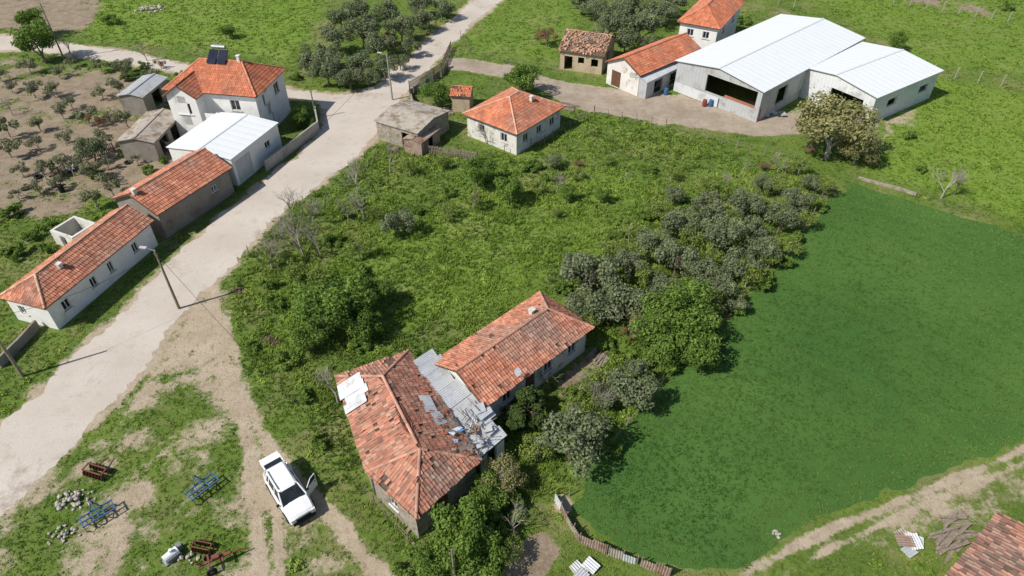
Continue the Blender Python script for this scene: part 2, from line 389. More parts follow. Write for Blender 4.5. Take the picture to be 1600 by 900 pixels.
def masks(x,y):
    dirt=np.zeros(x.shape);soil=np.zeros(x.shape);lush=np.zeros(x.shape)
    for P,w,f in DP: dirt=np.maximum(dirt,np.clip(sdist(x,y,P)/f+.5,0,1)*w)
    for P,w,f in SP_: soil=np.maximum(soil,np.clip(sdist(x,y,P)/f+.5,0,1)*w)
    dr=sdist(x,y,ROAD); dirt=np.maximum(dirt,np.clip(1+dr/1.3,0,1)*.75)
    for P,w in LUSH: lush=np.maximum(lush,np.clip(sdist(x,y,P)/3+.5,0,1)*w)
    n=fbm(x,y,3.2,3)*.6+fbm(x,y,.9,9)*.4
    n2=fbm(x,y,5.,13)*.6+fbm(x,y,1.2,19)*.4
    dirt=dirt+(n-.5)*1.6*((dirt>.03)&(dirt<.97))
    soil=soil+(n2-.5)*1.5*((soil>.03)&(soil<.97))
    for P,hw,f in DL:
        wob=(vnoise(x,y,1.5,31)-.5)*.5
        dirt=np.maximum(dirt,np.clip((hw+wob-ldist(x,y,P))/.5+.6,0,1)*(.55+.4*vnoise(x,y,2.5,37)))
    return np.clip(dirt,0,1),np.clip(soil,0,1),lush,dr
def axis(segs):
    o=[]
    for a,b,s in segs: o+=list(np.arange(a,b,s))
    o.append(segs[-1][1]); return np.array(o)
xs=axis([(-3000,-1000,1000),(-1000,-300,350),(-300,-110,60),(-110,-60,.9),(-60,60,.36),(60,110,.9),(110,300,60),(300,1000,350),(1000,3000,1000)])
ys=axis([(-3000,-500,1200),(-500,-100,200),(-100,10,20),(10,70,.33),(70,140,.6),(140,300,40),(300,1000,350),(1000,3000,1000)])
XX,YY=np.meshgrid(xs,ys,indexing='ij'); nx,ny=XX.shape
dm,sm,lm,_=masks(XX.ravel(),YY.ravel())
idx=np.arange(nx*ny).reshape(nx,ny)
Fg=np.stack([idx[:-1,:-1].ravel(),idx[1:,:-1].ravel(),idx[1:,1:].ravel(),idx[:-1,1:].ravel()],1)
m,nt,b=base_mat('meadow_ground',.95)
at=N(nt,'ShaderNodeAttribute',attribute_name='Col'); sep=N(nt,'ShaderNodeSeparateColor'); nt.links.new(at.outputs['Color'],sep.inputs[0])
co=N(nt,'ShaderNodeTexCoord').outputs['Object']
g=mixc(nt,ramp(nt,noise(nt,co,.22,6,.65),.35,.65),(.09,.155,.024),(.16,.225,.04))
g=mixc(nt,ramp(nt,noise(nt,co,3.,5,.7),.45,.75),g,(.06,.10,.02))
g=mixc(nt,ramp(nt,noise(nt,co,.12,6,.7),.50,.70),g,(.26,.23,.11))
g=mixc(nt,math_(nt,'MULTIPLY',sep.outputs[2],.75),g,mixc(nt,ramp(nt,noise(nt,co,.3,6,.7),.3,.7),(.14,.24,.03),(.21,.30,.045)))
d=mixc(nt,ramp(nt,noise(nt,co,.5,6,.65),.35,.65),(.38,.305,.215),(.49,.405,.30))
d=mixc(nt,ramp(nt,noise(nt,co,2.5,6,.75),.5,.75),d,(.25,.185,.12))
s_=mixc(nt,ramp(nt,noise(nt,co,.6,6,.7),.35,.65),(.20,.15,.10),(.33,.265,.19))
s_=mixc(nt,ramp(nt,noise(nt,co,3.5,6,.75),.5,.75),s_,(.38,.32,.24))
fn=math_(nt,'MULTIPLY',math_(nt,'SUBTRACT',noise(nt,co,2.2,6,.75),.5),1.1)
c=mixc(nt,ramp(nt,math_(nt,'ADD',sep.outputs[1],fn),.42,.56),g,s_)
c=mixc(nt,ramp(nt,math_(nt,'ADD',sep.outputs[0],fn),.38,.62),c,d)
nt.links.new(c,b.inputs['Base Color']); bump(nt,b,noise(nt,co,5.,7,.75),.9,.12)
Vg=np.stack([XX.ravel(),YY.ravel(),np.zeros(nx*ny)],1)
top('ground',mesh_np('ground',Vg,Fg,[m],np.stack([dm,sm,lm],1)),'grassy village ground with bare dirt patches','ground','structure')
def sheet(name,P,z,mat,label,cat,jit=.35,step=.5,seed=0):
    R=random.Random(seed); o=[]; n=len(P)
    for i in range(n):
        a=Vector(P[i]);b_=Vector(P[(i+1)%n]);L=(b_-a).length;k=max(1,int(L/step)); u=(b_-a)/max(L,1e-6); w=Vector((-u.y,u.x))
        for j in range(k):
            p=a+(b_-a)*(j/k); q=float(fbm(np.array([p.x]),np.array([p.y]),2.2,seed+50)[0]-.5)*2.8*jit+R.uniform(-jit,jit)*.35
            p=p+w*q; o.append((p.x,p.y,z))
    tri=geometry.tessellate_polygon([[Vector(p) for p in o]])
    tri=[tuple(t) if (Vector(o[t[1]])-Vector(o[t[0]])).cross(Vector(o[t[2]])-Vector(o[t[0]])).z>0 else (t[0],t[2],t[1]) for t in tri]
    me=bpy.data.meshes.new(name);me.from_pydata(o,[],tri);me.materials.append(mat);me.update()
    return top(name,me,label,cat,'structure')
m,nt,b=base_mat('dusty_road',.9); co=N(nt,'ShaderNodeTexCoord').outputs['Object']
c=mixc(nt,ramp(nt,noise(nt,co,.25,6,.65),.35,.65),(.48,.42,.36),(.58,.52,.455))
c=mixc(nt,ramp(nt,noise(nt,co,.5,7,.75),.52,.72),c,(.40,.335,.28))
c=mixc(nt,ramp(nt,noise(nt,co,.13,7,.8),.57,.68),c,(.31,.26,.21))
c=mixc(nt,ramp(nt,noise(nt,co,1.6,7,.8),.62,.72),c,(.28,.23,.19))
c=mixc(nt,.4,c,mixc(nt,ramp(nt,noise(nt,co,9,5,.8),.3,.7),(.6,.6,.6),(1.3,1.3,1.3)),'MULTIPLY')
nt.links.new(c,b.inputs['Base Color']); bump(nt,b,noise(nt,co,8,5,.8),.5,.04)
sheet('road',ROAD,.006,m,'pale dusty worn village road with gravel edges','road',.55,.35)
m,nt,b=base_mat('farm_lane_dirt',.95); co=N(nt,'ShaderNodeTexCoord').outputs['Object']
c=mixc(nt,ramp(nt,noise(nt,co,.3,7,.7),.35,.65),(.28,.22,.165),(.40,.34,.275))
c=mixc(nt,ramp(nt,noise(nt,co,1.5,7,.75),.5,.75),c,(.22,.17,.11))
nt.links.new(c,b.inputs['Base Color']); bump(nt,b,noise(nt,co,4,5,.8),.5,.05)
sheet('farm_lane',YARD,.010,m,'brown dirt farm lane leading to the barns','lane',.7,seed=3)
m,nt,b=base_mat('young_wheat',.85); co=N(nt,'ShaderNodeTexCoord').outputs['Object']
c=mixc(nt,ramp(nt,noise(nt,co,.09,6,.6),.35,.65),(.05,.125,.024),(.08,.165,.032))
c=mixc(nt,ramp(nt,noise(nt,co,7,5,.8),.5,.85),c,(.04,.085,.018))
nt.links.new(c,b.inputs['Base Color']); bump(nt,b,noise(nt,co,6,6,.8),.8,.08)
sheet('crop_field',FIELD,.008,m,'dark green field of young wheat','field',.4,seed=5)
# ---------------------------------------------------------------- grass
BLD=[]
def blades(px,py,hgt,wid,nb,col,spread,seed,z=0.,lean=(.1,.8)):
    r=np.random.default_rng(seed); n=len(px)
    px=np.repeat(px,nb);py=np.repeat(py,nb);hh=np.repeat(hgt,nb)*r.uniform(.55,1.2,n*nb);ww=np.repeat(wid,nb)*r.uniform(.6,1.3,n*nb); sp=np.repeat(spread,nb)
    an=r.uniform(0,2*np.pi,n*nb);rr=r.uniform(0,1,n*nb)*sp
    bx=px+np.cos(an)*rr;by=py+np.sin(an)*rr
    ln=r.uniform(lean[0],lean[1],n*nb)*hh; a2=r.uniform(0,2*np.pi,n*nb)
    tx=np.cos(a2);ty=np.sin(a2)
    v0=np.stack([bx-ty*ww,by+tx*ww,np.full(n*nb,z)],1);v1=np.stack([bx+ty*ww,by-tx*ww,np.full(n*nb,z)],1)
    v2=np.stack([bx+tx*ln,by+ty*ln,z+hh],1)
    V=np.stack([v0,v1,v2],1).reshape(-1,3);F=np.arange(len(V)).reshape(-1,3)
    c=np.repeat(col,nb,0)*r.uniform(.75,1.25,(n*nb,1)); C=np.repeat(c,3,0)
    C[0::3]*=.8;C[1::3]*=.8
    return V,F,C
def scatter(y0,y1,dens,seed):
    r=np.random.default_rng(seed); xm=.79*(y1*CP+26)
    n=int(dens*2*xm*(y1-y0)); x=r.uniform(-xm,xm,n);y=r.uniform(y0,y1,n)
    k=np.abs(x)<.79*(y*CP+26)+1
    return x[k],y[k]
def bld_mask(x,y):
    k=np.ones(len(x),bool)
    for P in BLD: k&=sdist(x,y,P)<-.1
    return k
def make_grass():
    VV=[];FF=[];CC=[];o=0
    for (y0,y1,dens,wf,nb,seed) in ((17,35,17,1.,8,1),(35,60,13,1.2,7,2),(60,90,6,1.9,6,3),(90,132,2.8,2.8,6,4)):
        x,y=scatter(y0,y1,dens,seed)
        d,s,l,dr=masks(x,y); r=np.random.default_rng(seed+70)
        k=(d+r.uniform(-.25,.15,len(x))<.45)&(s+r.uniform(-.2,.12,len(x))<.47)&(dr<-.1+.5*(r.random(len(x))<.12))&(sdist(x,y,FIELD)<-.2)&(sdist(x,y,YARD)<0)&bld_mask(x,y)
        x,y,l,d=x[k],y[k],l[k],d[k]; lot=np.clip(sdist(x,y,LOT)/1.5+.5,0,1)
        pn=fbm(x,y,4.,60); fn_=fbm(x,y,1.3,66)
        h=(.08+.07*l*(1-lot)+lot*(.05+.42*np.clip(fn_*1.8-.7,0,1)))*r.uniform(.7,1.3,len(x))*(1-.5*np.clip(d*2,0,1))
        dark=np.array([.10,.185,.026]);lite=np.array([.26,.37,.06]);yel=np.array([.38,.35,.14]);br=np.array([.25,.395,.048])
        t=np.clip((pn-.3)*2.2+(fn_-.5)*.8+r.uniform(-.3,.3,len(x)),0,1)[:,None]
        c=dark*(1-t)+lite*t; ym=(np.clip((vnoise(x,y,5.,77)*.6+vnoise(x,y,1.7,78)*.4-.5)*4,0,1)*r.uniform(.1,.85,len(x)))[:,None]*(1-.55*lot[:,None]); c=c*(1-ym)+yel*ym
        c=c*(1-.6*l[:,None])+br*.6*l[:,None]
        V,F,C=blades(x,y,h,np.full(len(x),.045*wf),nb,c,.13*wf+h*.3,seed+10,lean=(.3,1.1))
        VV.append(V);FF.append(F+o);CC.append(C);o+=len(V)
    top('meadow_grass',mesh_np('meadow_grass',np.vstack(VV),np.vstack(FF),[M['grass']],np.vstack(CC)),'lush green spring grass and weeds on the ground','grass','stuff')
    r=np.random.default_rng(77); x,y=scatter(20,80,.7,78); d,s,l,dr=masks(x,y)
    k=(sdist(x,y,LOT)>0)&(fbm(x,y,5.,61)>.44)&(d<.3)&(s<.4)&bld_mask(x,y); x,y=x[k],y[k]
    x2,y2=scatter(18,90,.14,79); d,s,l,dr=masks(x2,y2); k=(d<.3)&(s<.4)&(dr<-.5)&(sdist(x2,y2,FIELD)<-.5)&bld_mask(x2,y2)&(sdist(x2,y2,YARD)<-.5); x=np.r_[x,x2[k]];y=np.r_[y,y2[k]]
    n=len(x); nl=70; R_=r.uniform(.2,.65,n); hh=R_*r.uniform(.4,.9,n)
    cb=np.array([.16,.27,.035])+r.uniform(0,1,(n,1))*np.array([.19,.18,.05])
    dd=r.normal(size=(n,nl,3)); dd/=np.linalg.norm(dd,axis=2)[:,:,None]; dd[:,:,2]=np.abs(dd[:,:,2])
    p=np.stack([x,y,np.zeros(n)],1)[:,None,:]+dd*np.stack([R_,R_,hh],1)[:,None,:]*r.uniform(.4,1,(n,nl,1))
    p=p.reshape(-1,3); nn=dd.reshape(-1,3)*.5+r.normal(size=(n*nl,3))*.4+np.array([0,0,.7]); nn/=np.linalg.norm(nn,axis=1)[:,None]
    t=np.cross(nn,r.normal(size=nn.shape)); t/=np.linalg.norm(t,axis=1)[:,None]; q=np.cross(nn,t); sz=r.uniform(.05,.12,(n*nl,1))
    V=np.stack([p-t*sz,p+q*sz*.6,p+t*sz,p-q*sz*.6],1).reshape(-1,3)
    C=np.repeat(np.repeat(cb,nl,0)*r.uniform(.75,1.25,(n*nl,1)),4,0)
    top('weeds',mesh_np('weeds',V,np.arange(len(V)).reshape(-1,4),[M['grass']],C),'leafy clumps of tall broadleaf weeds in the meadow','weeds','stuff')
    VV=[];FF=[];CC=[];o=0
    for (y0,y1,dens,wf,seed) in ((20,45,20,1.,11),(45,75,12,1.3,12)):
        x,y=scatter(y0,y1,dens,seed); k=(sdist(x,y,FIELD)>.1)&(x>0); x,y=x[k],y[k]
        r=np.random.default_rng(seed); rad=np.hypot(x-8,y-16); wob=fbm(x,y,14,95)*2.2
        st=(.5+.5*np.sin(rad*2*np.pi/2.1+wob))**2; st2=np.clip(np.sin(rad*2*np.pi/9.5+2+wob*.5)*6-5,0,1)
        fade=.35+.65*np.clip((x-6)/18,0,1)
        t=np.clip(fbm(x,y,14,90)*.9-.30+.38*st*fade+.30*st2*fade+(x+y-60)/85+r.uniform(-.08,.08,len(x)),0,1)[:,None]
        e=np.clip(1-(sdist(x,y,FIELD)+(fbm(x,y,3,97)-.5)*7)/3.5,0,1)[:,None]*.7
        c=np.array([.070,.160,.030])*(1-t)+np.array([.175,.30,.06])*t; c=c*(1-e)+np.array([.19,.29,.07])*e
        V,F,C=blades(x,y,r.uniform(.06,.11,len(x)),np.full(len(x),.035*wf),6,c,np.full(len(x),.17*wf),seed,.008,lean=(.5,1.4))
        VV.append(V);FF.append(F+o);CC.append(C);o+=len(V)
    top('wheat_crop',mesh_np('wheat_crop',np.vstack(VV),np.vstack(FF),[M['grass']],np.vstack(CC)),'dense young wheat growing in the field','wheat crop','stuff')
# ================================================================ TREES
def bb(seed,h,levels,r0,spread=.6,nchild=(3,4)):
    R=random.Random(seed); mb=MB()
    def go(p,d,L,r,lv):
        q=p+d*L; mb.cyl(p,q,r,r*.62,5 if lv>1 else 3,0,False)
        if lv==0: return
        for i in range(R.randint(*nchild)):
            nd=(d+Vector((R.uniform(-1,1),R.uniform(-1,1),R.uniform(-.35,.6)))*spread*1.3).normalized()
            st=p+d*L*R.uniform(.55,1.)
            go(st,nd,L*R.uniform(.6,.85),r*.55,lv-1)
    go(Vector((0,0,-.1)),Vector((R.uniform(-.1,.1),R.uniform(-.1,.1),1)).normalized(),h*.3,r0,levels)
    return mb
def crown_mesh(name,seed,R,z0,hh,nl,nleaf,leaf,c1,c2):
    r=np.random.default_rng(seed)
    a=r.uniform(0,2*np.pi,nl);q=np.sqrt(r.uniform(0.02,1,nl))*R*.78
    cz=z0+hh*(.22+.55*r.uniform(0,1,nl)*(1-.4*(q/R)))
    L=np.stack([np.cos(a)*q,np.sin(a)*q,cz],1); lr=R*r.uniform(.16,.40,nl)
    w=lr**2/np.sum(lr**2); k=r.choice(nl,nleaf,p=w)
    d=r.normal(size=(nleaf,3)); d/=np.linalg.norm(d,axis=1)[:,None]; 
    rad=lr[k]*(r.uniform(.3,1.0,nleaf)**.5)*(1+.5*(r.random(nleaf)<.15)*r.random(nleaf))
    p=L[k]+d*rad[:,None]*np.array([1,1,.85]); p[:,2]=np.maximum(p[:,2],.05)
    n=d*.7+r.normal(size=(nleaf,3))*.6+np.array([0,0,.45]); n/=np.linalg.norm(n,axis=1)[:,None]
    t=np.cross(n,r.normal(size=(nleaf,3))); t/=np.linalg.norm(t,axis=1)[:,None]; s=np.cross(n,t)
    sz=leaf*r.uniform(.5,1.3,nleaf)[:,None]
    V=np.stack([p-t*sz,p+s*sz*.55,p+t*sz,p-s*sz*.55],1).reshape(-1,3)
    F=np.arange(nleaf*4).reshape(-1,4)
    lob=r.uniform(0,1,nl)[k]; tt=np.clip(.5*lob+.3*r.random(nleaf)+.4*(p[:,2]-z0)/hh-.1,0,1)[:,None]  # occlusion-like shade painted into leaf colour: lower leaves darker; lobe and leaf tones random
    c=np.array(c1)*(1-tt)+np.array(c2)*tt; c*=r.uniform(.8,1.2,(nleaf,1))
    return mesh_np(name,V,F,[M['leaf']],np.repeat(c,4,0))
PROTO={}
def proto(kind,n,h,R,z0,hh,nl,nleaf,leaf,c1,c2,levels=2,r0=.14,spread=.8,bark='bark'):
    PROTO[kind]=[]
    for i in range(n):
        mb=bb(i*7+len(kind)*13,h,levels,r0,spread)
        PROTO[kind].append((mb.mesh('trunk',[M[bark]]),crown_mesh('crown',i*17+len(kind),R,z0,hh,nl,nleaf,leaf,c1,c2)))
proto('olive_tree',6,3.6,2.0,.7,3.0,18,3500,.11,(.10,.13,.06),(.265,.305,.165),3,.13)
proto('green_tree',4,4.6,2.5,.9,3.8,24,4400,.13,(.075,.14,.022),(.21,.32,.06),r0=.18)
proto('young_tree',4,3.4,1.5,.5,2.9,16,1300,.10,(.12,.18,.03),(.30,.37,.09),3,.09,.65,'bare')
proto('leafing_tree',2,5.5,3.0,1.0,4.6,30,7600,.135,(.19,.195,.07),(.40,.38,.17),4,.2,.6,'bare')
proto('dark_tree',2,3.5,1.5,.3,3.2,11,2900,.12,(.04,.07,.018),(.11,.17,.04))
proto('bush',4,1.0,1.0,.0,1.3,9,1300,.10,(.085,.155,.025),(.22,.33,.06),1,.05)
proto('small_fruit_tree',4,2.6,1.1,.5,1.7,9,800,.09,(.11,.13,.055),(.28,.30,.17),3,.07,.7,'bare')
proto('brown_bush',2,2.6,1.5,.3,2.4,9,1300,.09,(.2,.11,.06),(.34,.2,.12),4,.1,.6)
BARE=[bb(200+i,5.0,5,.11,.55,(2,4)).mesh('trunk',[M['bare']]) for i in range(4)]
LBL={'olive_tree':'grey-green olive tree with rounded uneven crown','green_tree':'leafy green tree with broad crown in tall grass','young_tree':'thin young tree with sparse fresh leaves in the meadow','leafing_tree':'large tree with pale yellowish spring leaves','dark_tree':'dense dark green tree',
 'bush':'low leafy green bush in the grass','small_fruit_tree':'small fruit tree growing on bare brown soil','brown_bush':'reddish brown bare-twigged bush'}
GRP={'olive_tree':'olive trees around the plots','green_tree':'green trees around the plots','young_tree':'young trees in the meadow','leafing_tree':'spring-leafed trees','dark_tree':'dark green trees','bush':'bushes in the grass','small_fruit_tree':'small trees in the orchard','brown_bush':'brown bushes'}
def plant(kind,px,py,sc=1.,hc=None,label=None,cat='tree',group=None,R=random.Random(3)):
    hcd={'olive_tree':2.0,'green_tree':2.6,'young_tree':1.6,'leafing_tree':3.0,'dark_tree':1.8,'bush':.5,'small_fruit_tree':1.2,'brown_bush':1.2}
    h=hcd[kind]*sc; p=G(px,py,h)
    tr,cr=R.choice(PROTO[kind]); s=sc*R.uniform(.94,1.06)
    e=empty(kind,(p.x,p.y,0),label or LBL[kind],cat,group or GRP[kind],R.uniform(0,6.28),(s*R.uniform(.9,1.1),s*R.uniform(.9,1.1),s*R.uniform(.9,1.1)))
    for nm,me in(('trunk',tr),('crown',cr)):
        o=bpy.data.objects.new(nm,me);o.parent=e;COL.objects.link(o)
    return e
def bare(px,py,sc=1.,label='leafless grey tree standing in the grass',R=random.Random(9)):
    p=G(px,py,0); e=empty('bare_tree',(p.x,p.y,0),label,'tree','leafless trees in the grass',R.uniform(0,6.28),sc)
    t=bpy.data.objects.new('trunk',R.choice(BARE)); t.parent=e;COL.objects.link(t)
for x,y,s in [(925,428,1.3),(902,412,.8),(958,472,1.15),(922,470,.95),(985,410,.85),(1025,378,.95),(1058,408,1.05),(1068,348,.95),(1105,325,.9),(1130,368,1.1),(1168,318,.95),(1195,388,.95),(1222,340,.95),(1155,408,1.0),(1095,425,.95),(1010,472,1.0),(1052,302,.65),(1248,312,.85),(1195,285,.65),(1130,450,.85),(1270,282,.65),(1040,445,.7),
   (985,600,1.1),(950,612,.7),(893,685,1.2),(622,345,.95),(865,250,.5),(1175,358,.85),(1150,470,.6)]: plant('olive_tree',x,y,s)
for x,y,s in [(490,85,1.2),(525,58,1.3),(560,95,1.2),(590,65,1.3),(625,42,1.3),(510,108,1.2),(565,45,1.4),(545,118,1.),(655,25,1.3),(600,15,1.3),(480,98,.9),(690,10,1.1),(535,25,1.3),(640,70,.9),(555,12,1.2),(600,105,1.),(575,118,.8),(520,85,1.2),(660,5,1.2),(625,95,.7),
   (960,22,1.4),(1005,42,1.5),(985,12,1.5),(1035,15,1.4),(930,8,1.3),(978,58,1.2),(1015,70,.8),(1050,0,1.4),(190,100,.8),(140,228,.9),(950,40,1.2),(910,0,1.2)]: plant('olive_tree',x,y,s,label='grey-green olive tree in a dense roadside clump')
for x,y,s in [(500,485,1.2),(545,470,1.05),(575,455,.7),(565,500,.7),(485,520,.7),(1060,475,1.2),(1030,510,1.0),(1090,505,.9),(1045,540,.7),(745,262,.9),(795,295,.75),(720,830,1.0),(745,870,.8),(55,60,1.4),(50,30,1.1),(815,122,1.),(680,140,.9),(1085,540,.8),(760,770,.6),(1330,60,.5),(1405,60,.7),(350,45,.6),(690,870,.7),(940,300,.5),(885,300,.45),(470,180,.6)]: plant('green_tree',x,y,s)
plant('leafing_tree',1310,192,1.5,label='large spreading tree with yellowish spring leaves by the lane')
plant('leafing_tree',1345,225,.8); plant('leafing_tree',785,745,.5); plant('leafing_tree',1000,500,.45)
for x,y,s in [(828,632,1.0),(810,655,.7),(845,655,.6)]: plant('dark_tree',x,y,s)
for x,y,s in [(855,55,1.4),(605,68,1.2),(150,190,.7),(905,255,.4),(250,100,.6),(985,520,.5),(1265,232,.6),(1195,260,.5),(460,195,.5)]: plant('brown_bush',x,y,s,cat='bush')
Rr=random.Random(21)
for x,y,s in [(560,425,1.),(700,300,.9),(860,275,1.),(830,260,1.2),(1020,265,.8),(800,640,1.2),(870,640,.9),(790,790,1.3),(770,820,1.2),(900,620,.8),(460,120,.9),(75,385,1.),(20,395,1.2),(45,370,.9),(480,190,1.3),(700,760,1.),(1040,560,1.4),(1110,520,1.3),(1150,480,1.1),(1190,440,1.2),(1240,370,1.1),(1280,320,1.1),(960,700,.8),(655,560,.8),(560,540,.9),(1160,30,1.4),(1420,210,.9),(1575,10,1.2),(170,30,1.6),(195,120,1.),(230,265,.9),(820,575,.7),(640,880,1.2),(1440,265,.7),
  (1120,290,1.),(1010,335,1.),(960,370,.9),(1090,385,1.1),(880,450,1.),(1225,410,1.),(1075,450,1.2),(950,540,1.),(1000,560,1.1),(650,330,.8),(540,330,.9),(470,460,.9),
  (430,470,1.),(395,540,.8),(450,560,1.),(470,620,.9),(500,690,.8),(420,440,1.1),(520,375,.9),(560,320,.9),
  (215,205,.9),(190,240,.8),(150,270,.9),(205,300,.8),(255,250,.7),(225,100,.9),(280,115,.8),(10,330,1.2),(70,350,1.),(100,395,.9)]: plant('bush',x,y,s,cat='bush')
for x,y,s in [(1100,295,.9),(1140,300,.8),(1175,310,.9),(1210,290,.8),(1020,320,.8),(985,360,.9),(1045,350,.9),(1250,260,.8),(1290,290,.8),(1230,260,.6),(950,250,.5),(1050,270,.6),(905,270,.6),(840,290,.7),(870,330,.5),(700,330,.7),(740,310,.8),(560,390,.8),(500,430,.8),(460,420,.9),(430,400,.9),(590,330,.7),(640,260,.7),(690,250,.7),(1115,470,.9),(1170,430,.9),(1200,400,.8),(980,450,.7),(920,500,.7),(1010,430,.8),(840,700,.8),(900,640,.7),(930,590,.8),(800,860,.7),(1140,345,.9),(1010,395,.9),(1085,370,.9),(970,390,.8),(945,385,.7),(1110,400,.9),(1260,345,.8),(1235,385,.8),(1035,330,.8)]: plant('young_tree',x,y,s)
for i in range(42):
    gx=i%7; gy=i//7; x=6+gx*36+Rr.uniform(-14,14)+gy*4; y=108+gy*37+Rr.uniform(-14,14)
    if x>215 and y>120: continue
    plant('small_fruit_tree',x,y,Rr.uniform(.7,1.45))
for x,y,s in [(570,345,1.),(610,270,.95),(475,400,1.1),(445,385,.95),(500,395,.85),(455,340,.9),(528,630,1.),(600,215,.6),(940,640,.7),(905,615,.6),(925,630,.6),(1470,310,.9),(1490,305,.75),(560,300,.9),(230,95,.8),(110,85,.9),(800,830,.7),(1130,295,.6),(870,300,.6),(545,345,.7),(760,225,.7),(1010,150,.4),(740,330,.6),(425,420,.9),(1215,270,.6),(1160,270,.5),(980,290,.5),(490,350,.8),(850,600,.5),(20,180,.7),(90,150,.6),(160,150,.6)]: bare(x,y,s)
# ================================================================ BUILDINGS
def reg(c): BLD.append(np.array([[p.x,p.y] for p in c]))
c=rect((400,152),(447,107),(309,98),5.6); reg(c)
r1,rf=house('house','two-storey white house with red hipped tile roof and solar heater','house',[c[1],c[2],c[3],c[0]],5.6,7.9,(3.2,3.2),.4,'white_plaster',NEW,
   ops={3:[('window',.3,3.6,1.3,1.3),('window',.7,3.6,1.3,1.3),('window',.35,.9,1.2,1.2)],2:[('window',.3,3.5,1.4,1.3),('window',.75,3.5,1.2,1.3)]},chim=[(.3,.5,.7)],capcol=(.62,.25,.15),grime=.2)
u=(c[3]-c[0]).normalized(); f=(c[0]-c[1]).normalized()
q0=c[0]+u*6.6; bay=[q0+f*1.6,q0-f*3.5,q0-f*3.5+u*4.2,q0+f*1.6+u*4.2]; reg(bay)
house('house','','',bay,5.55,7.0,(0,0),.3,'white_plaster',NEW,ops={3:[('window',.5,3.4,1.8,1.4),('door',.5,.05,1.0,2.0)]},root=r1,seed=4,grime=.2)
mb=MB(); bc=c[0]+u*3.9+f*.8; Z=Vector((0,0,1)); ax=(u,f,Z)
mb.box((bc.x,bc.y,2.9),(4.4,1.5,.18),ax,0); mb.box((bc+f*.72).to_tuple()[:2]+(3.4,),(4.4,.08,.9),ax,0)
part('balcony',mb.mesh('balcony',[M['white_plaster']]),r1)
sp=c[0]+u*6.2-f*4.2; mb=MB(); n1=Vector((f.x*.6,f.y*.6,.8)).normalized(); v1=u.cross(n1).normalized()
for s in(-.62,.62): mb.box(Vector((sp.x,sp.y,8.3))+u*s,(1.1,1.8,.1),(u,v1,n1),0)
sh=part('solar_water_heater',mb.mesh('solar_panels',[M['panel']]),rf)
mb=MB(); tc=Vector((sp.x,sp.y,9.2))-f*.8; mb.cyl(tc-u*.85,tc+u*.85,.25,n=12)
for s in(-.75,.75):
    mb.cyl(tc+u*s,Vector((tc.x,tc.y,7.3))+u*s,.04)
part('tank',mb.mesh('tank',[M['steel']]),sh)
c2=rectw((222,150),(262,118),3.6,2.8); reg(c2)
house('shed','grey lean-to shed with corrugated roof beside the white house','shed',c2,2.6,3.0,(0,0),.2,'grey_block',roof='m',roofm='grey_metal',ops={0:[('open',.5,.05,2.,2.1)]})
c=rect((360,248),(435,190),(345,170),3.5); reg(c)
house('garage','low white annex with flat white metal roof and grey doors','garage',c,3.4,3.75,(0,0),.15,'white_plaster',roof='m',ops={0:[('door',.2,.05,2.6,2.7),('window',.72,1.5,1.0,.8)],3:[('door',.4,.05,2.6,2.4)],1:[('window',.5,1.4,1.2,.9)]},dmat='grey_door')
c3=rectw((240,222),(285,175),4.5,2.6); reg(c3)
house('shed','open shed with fibre cement roof next to white annex','shed',c3,2.5,3.0,(0,0),.2,'grey_block',roof='m',roofm='fibre',ops={0:[('open',.3,.05,2.,2.),('open',.7,.05,2.,2.)]})
c=rectw((245,337),(362,262),6.3,3.0); reg(c)
house('outbuilding','long grey block outbuilding with red tile gable roof by the road','outbuilding',c,3.0,4.5,(0,0),.3,'grey_block',MID,ops={0:[('window',.75,1.6,.8,.6)],1:[('door',.4,.05,1.4,2.1)]},seed=6,capcol=(.6,.34,.24),chim=[(.05,.45,.5)])
c=rectw((70,483),(240,345),4.9,2.7); reg(c)
house('house','long white plastered house with orange tile roof and dark windows','house',c,2.7,4.0,(2.2,0),.3,'white_plaster',MID,ops={0:[('window',.13,1.0,.8,1.0),('window',.38,1.0,.7,1.),('window',.55,1.0,.6,1.1),('window',.8,1.,.7,1.)],3:[('window',.3,1.,.7,.9)]},seed=8,capcol=(.62,.37,.26),chim=[(.3,.35,.4)],jit=.009)
c=rectw((112,372),(150,348),3.0,1.6); mb=MB(); reg(c)
cen=sum(c,Vector())/4
for i in range(4):
    p0,p1=c[i],c[(i+1)%4];uu=(p1-p0).normalized();out=Vector((uu.y,-uu.x,0)); out=out if out.dot((p0+p1)/2-cen)>0 else -out
    wall_run(mb,p0,p1,out,1.6,[((p1-p0).length/2,.02,.8,1.3)] if i==3 else [],.25)
top('pen',mb.mesh('pen',[M['old_plaster']]),'small roofless white walled pen beside the long house','animal pen',origin=(cen.x,cen.y,0))
c=rect((583,185),(652,205),(688,165),2.8); reg(c)
house('shed','old stone shed with weathered grey fibre cement roof','shed',c,2.5,3.0,(0,0),.2,'stone',roof='m',roofm='fibre',ops={0:[('open',.7,.05,1.1,1.9)]})
c=rectw((658,222),(688,198),2.6,1.9); reg(c)
house('shed','small lean-to of rusty metal sheets beside the stone shed','shed',c,1.7,2.0,(0,0),.1,'corr_rust',roof='m',roofm='corr_rust',ops={0:[('open',.5,.05,.9,1.4)]},th=.08)
c=rect((722,178),(808,211),(870,161),2.9); reg(c)
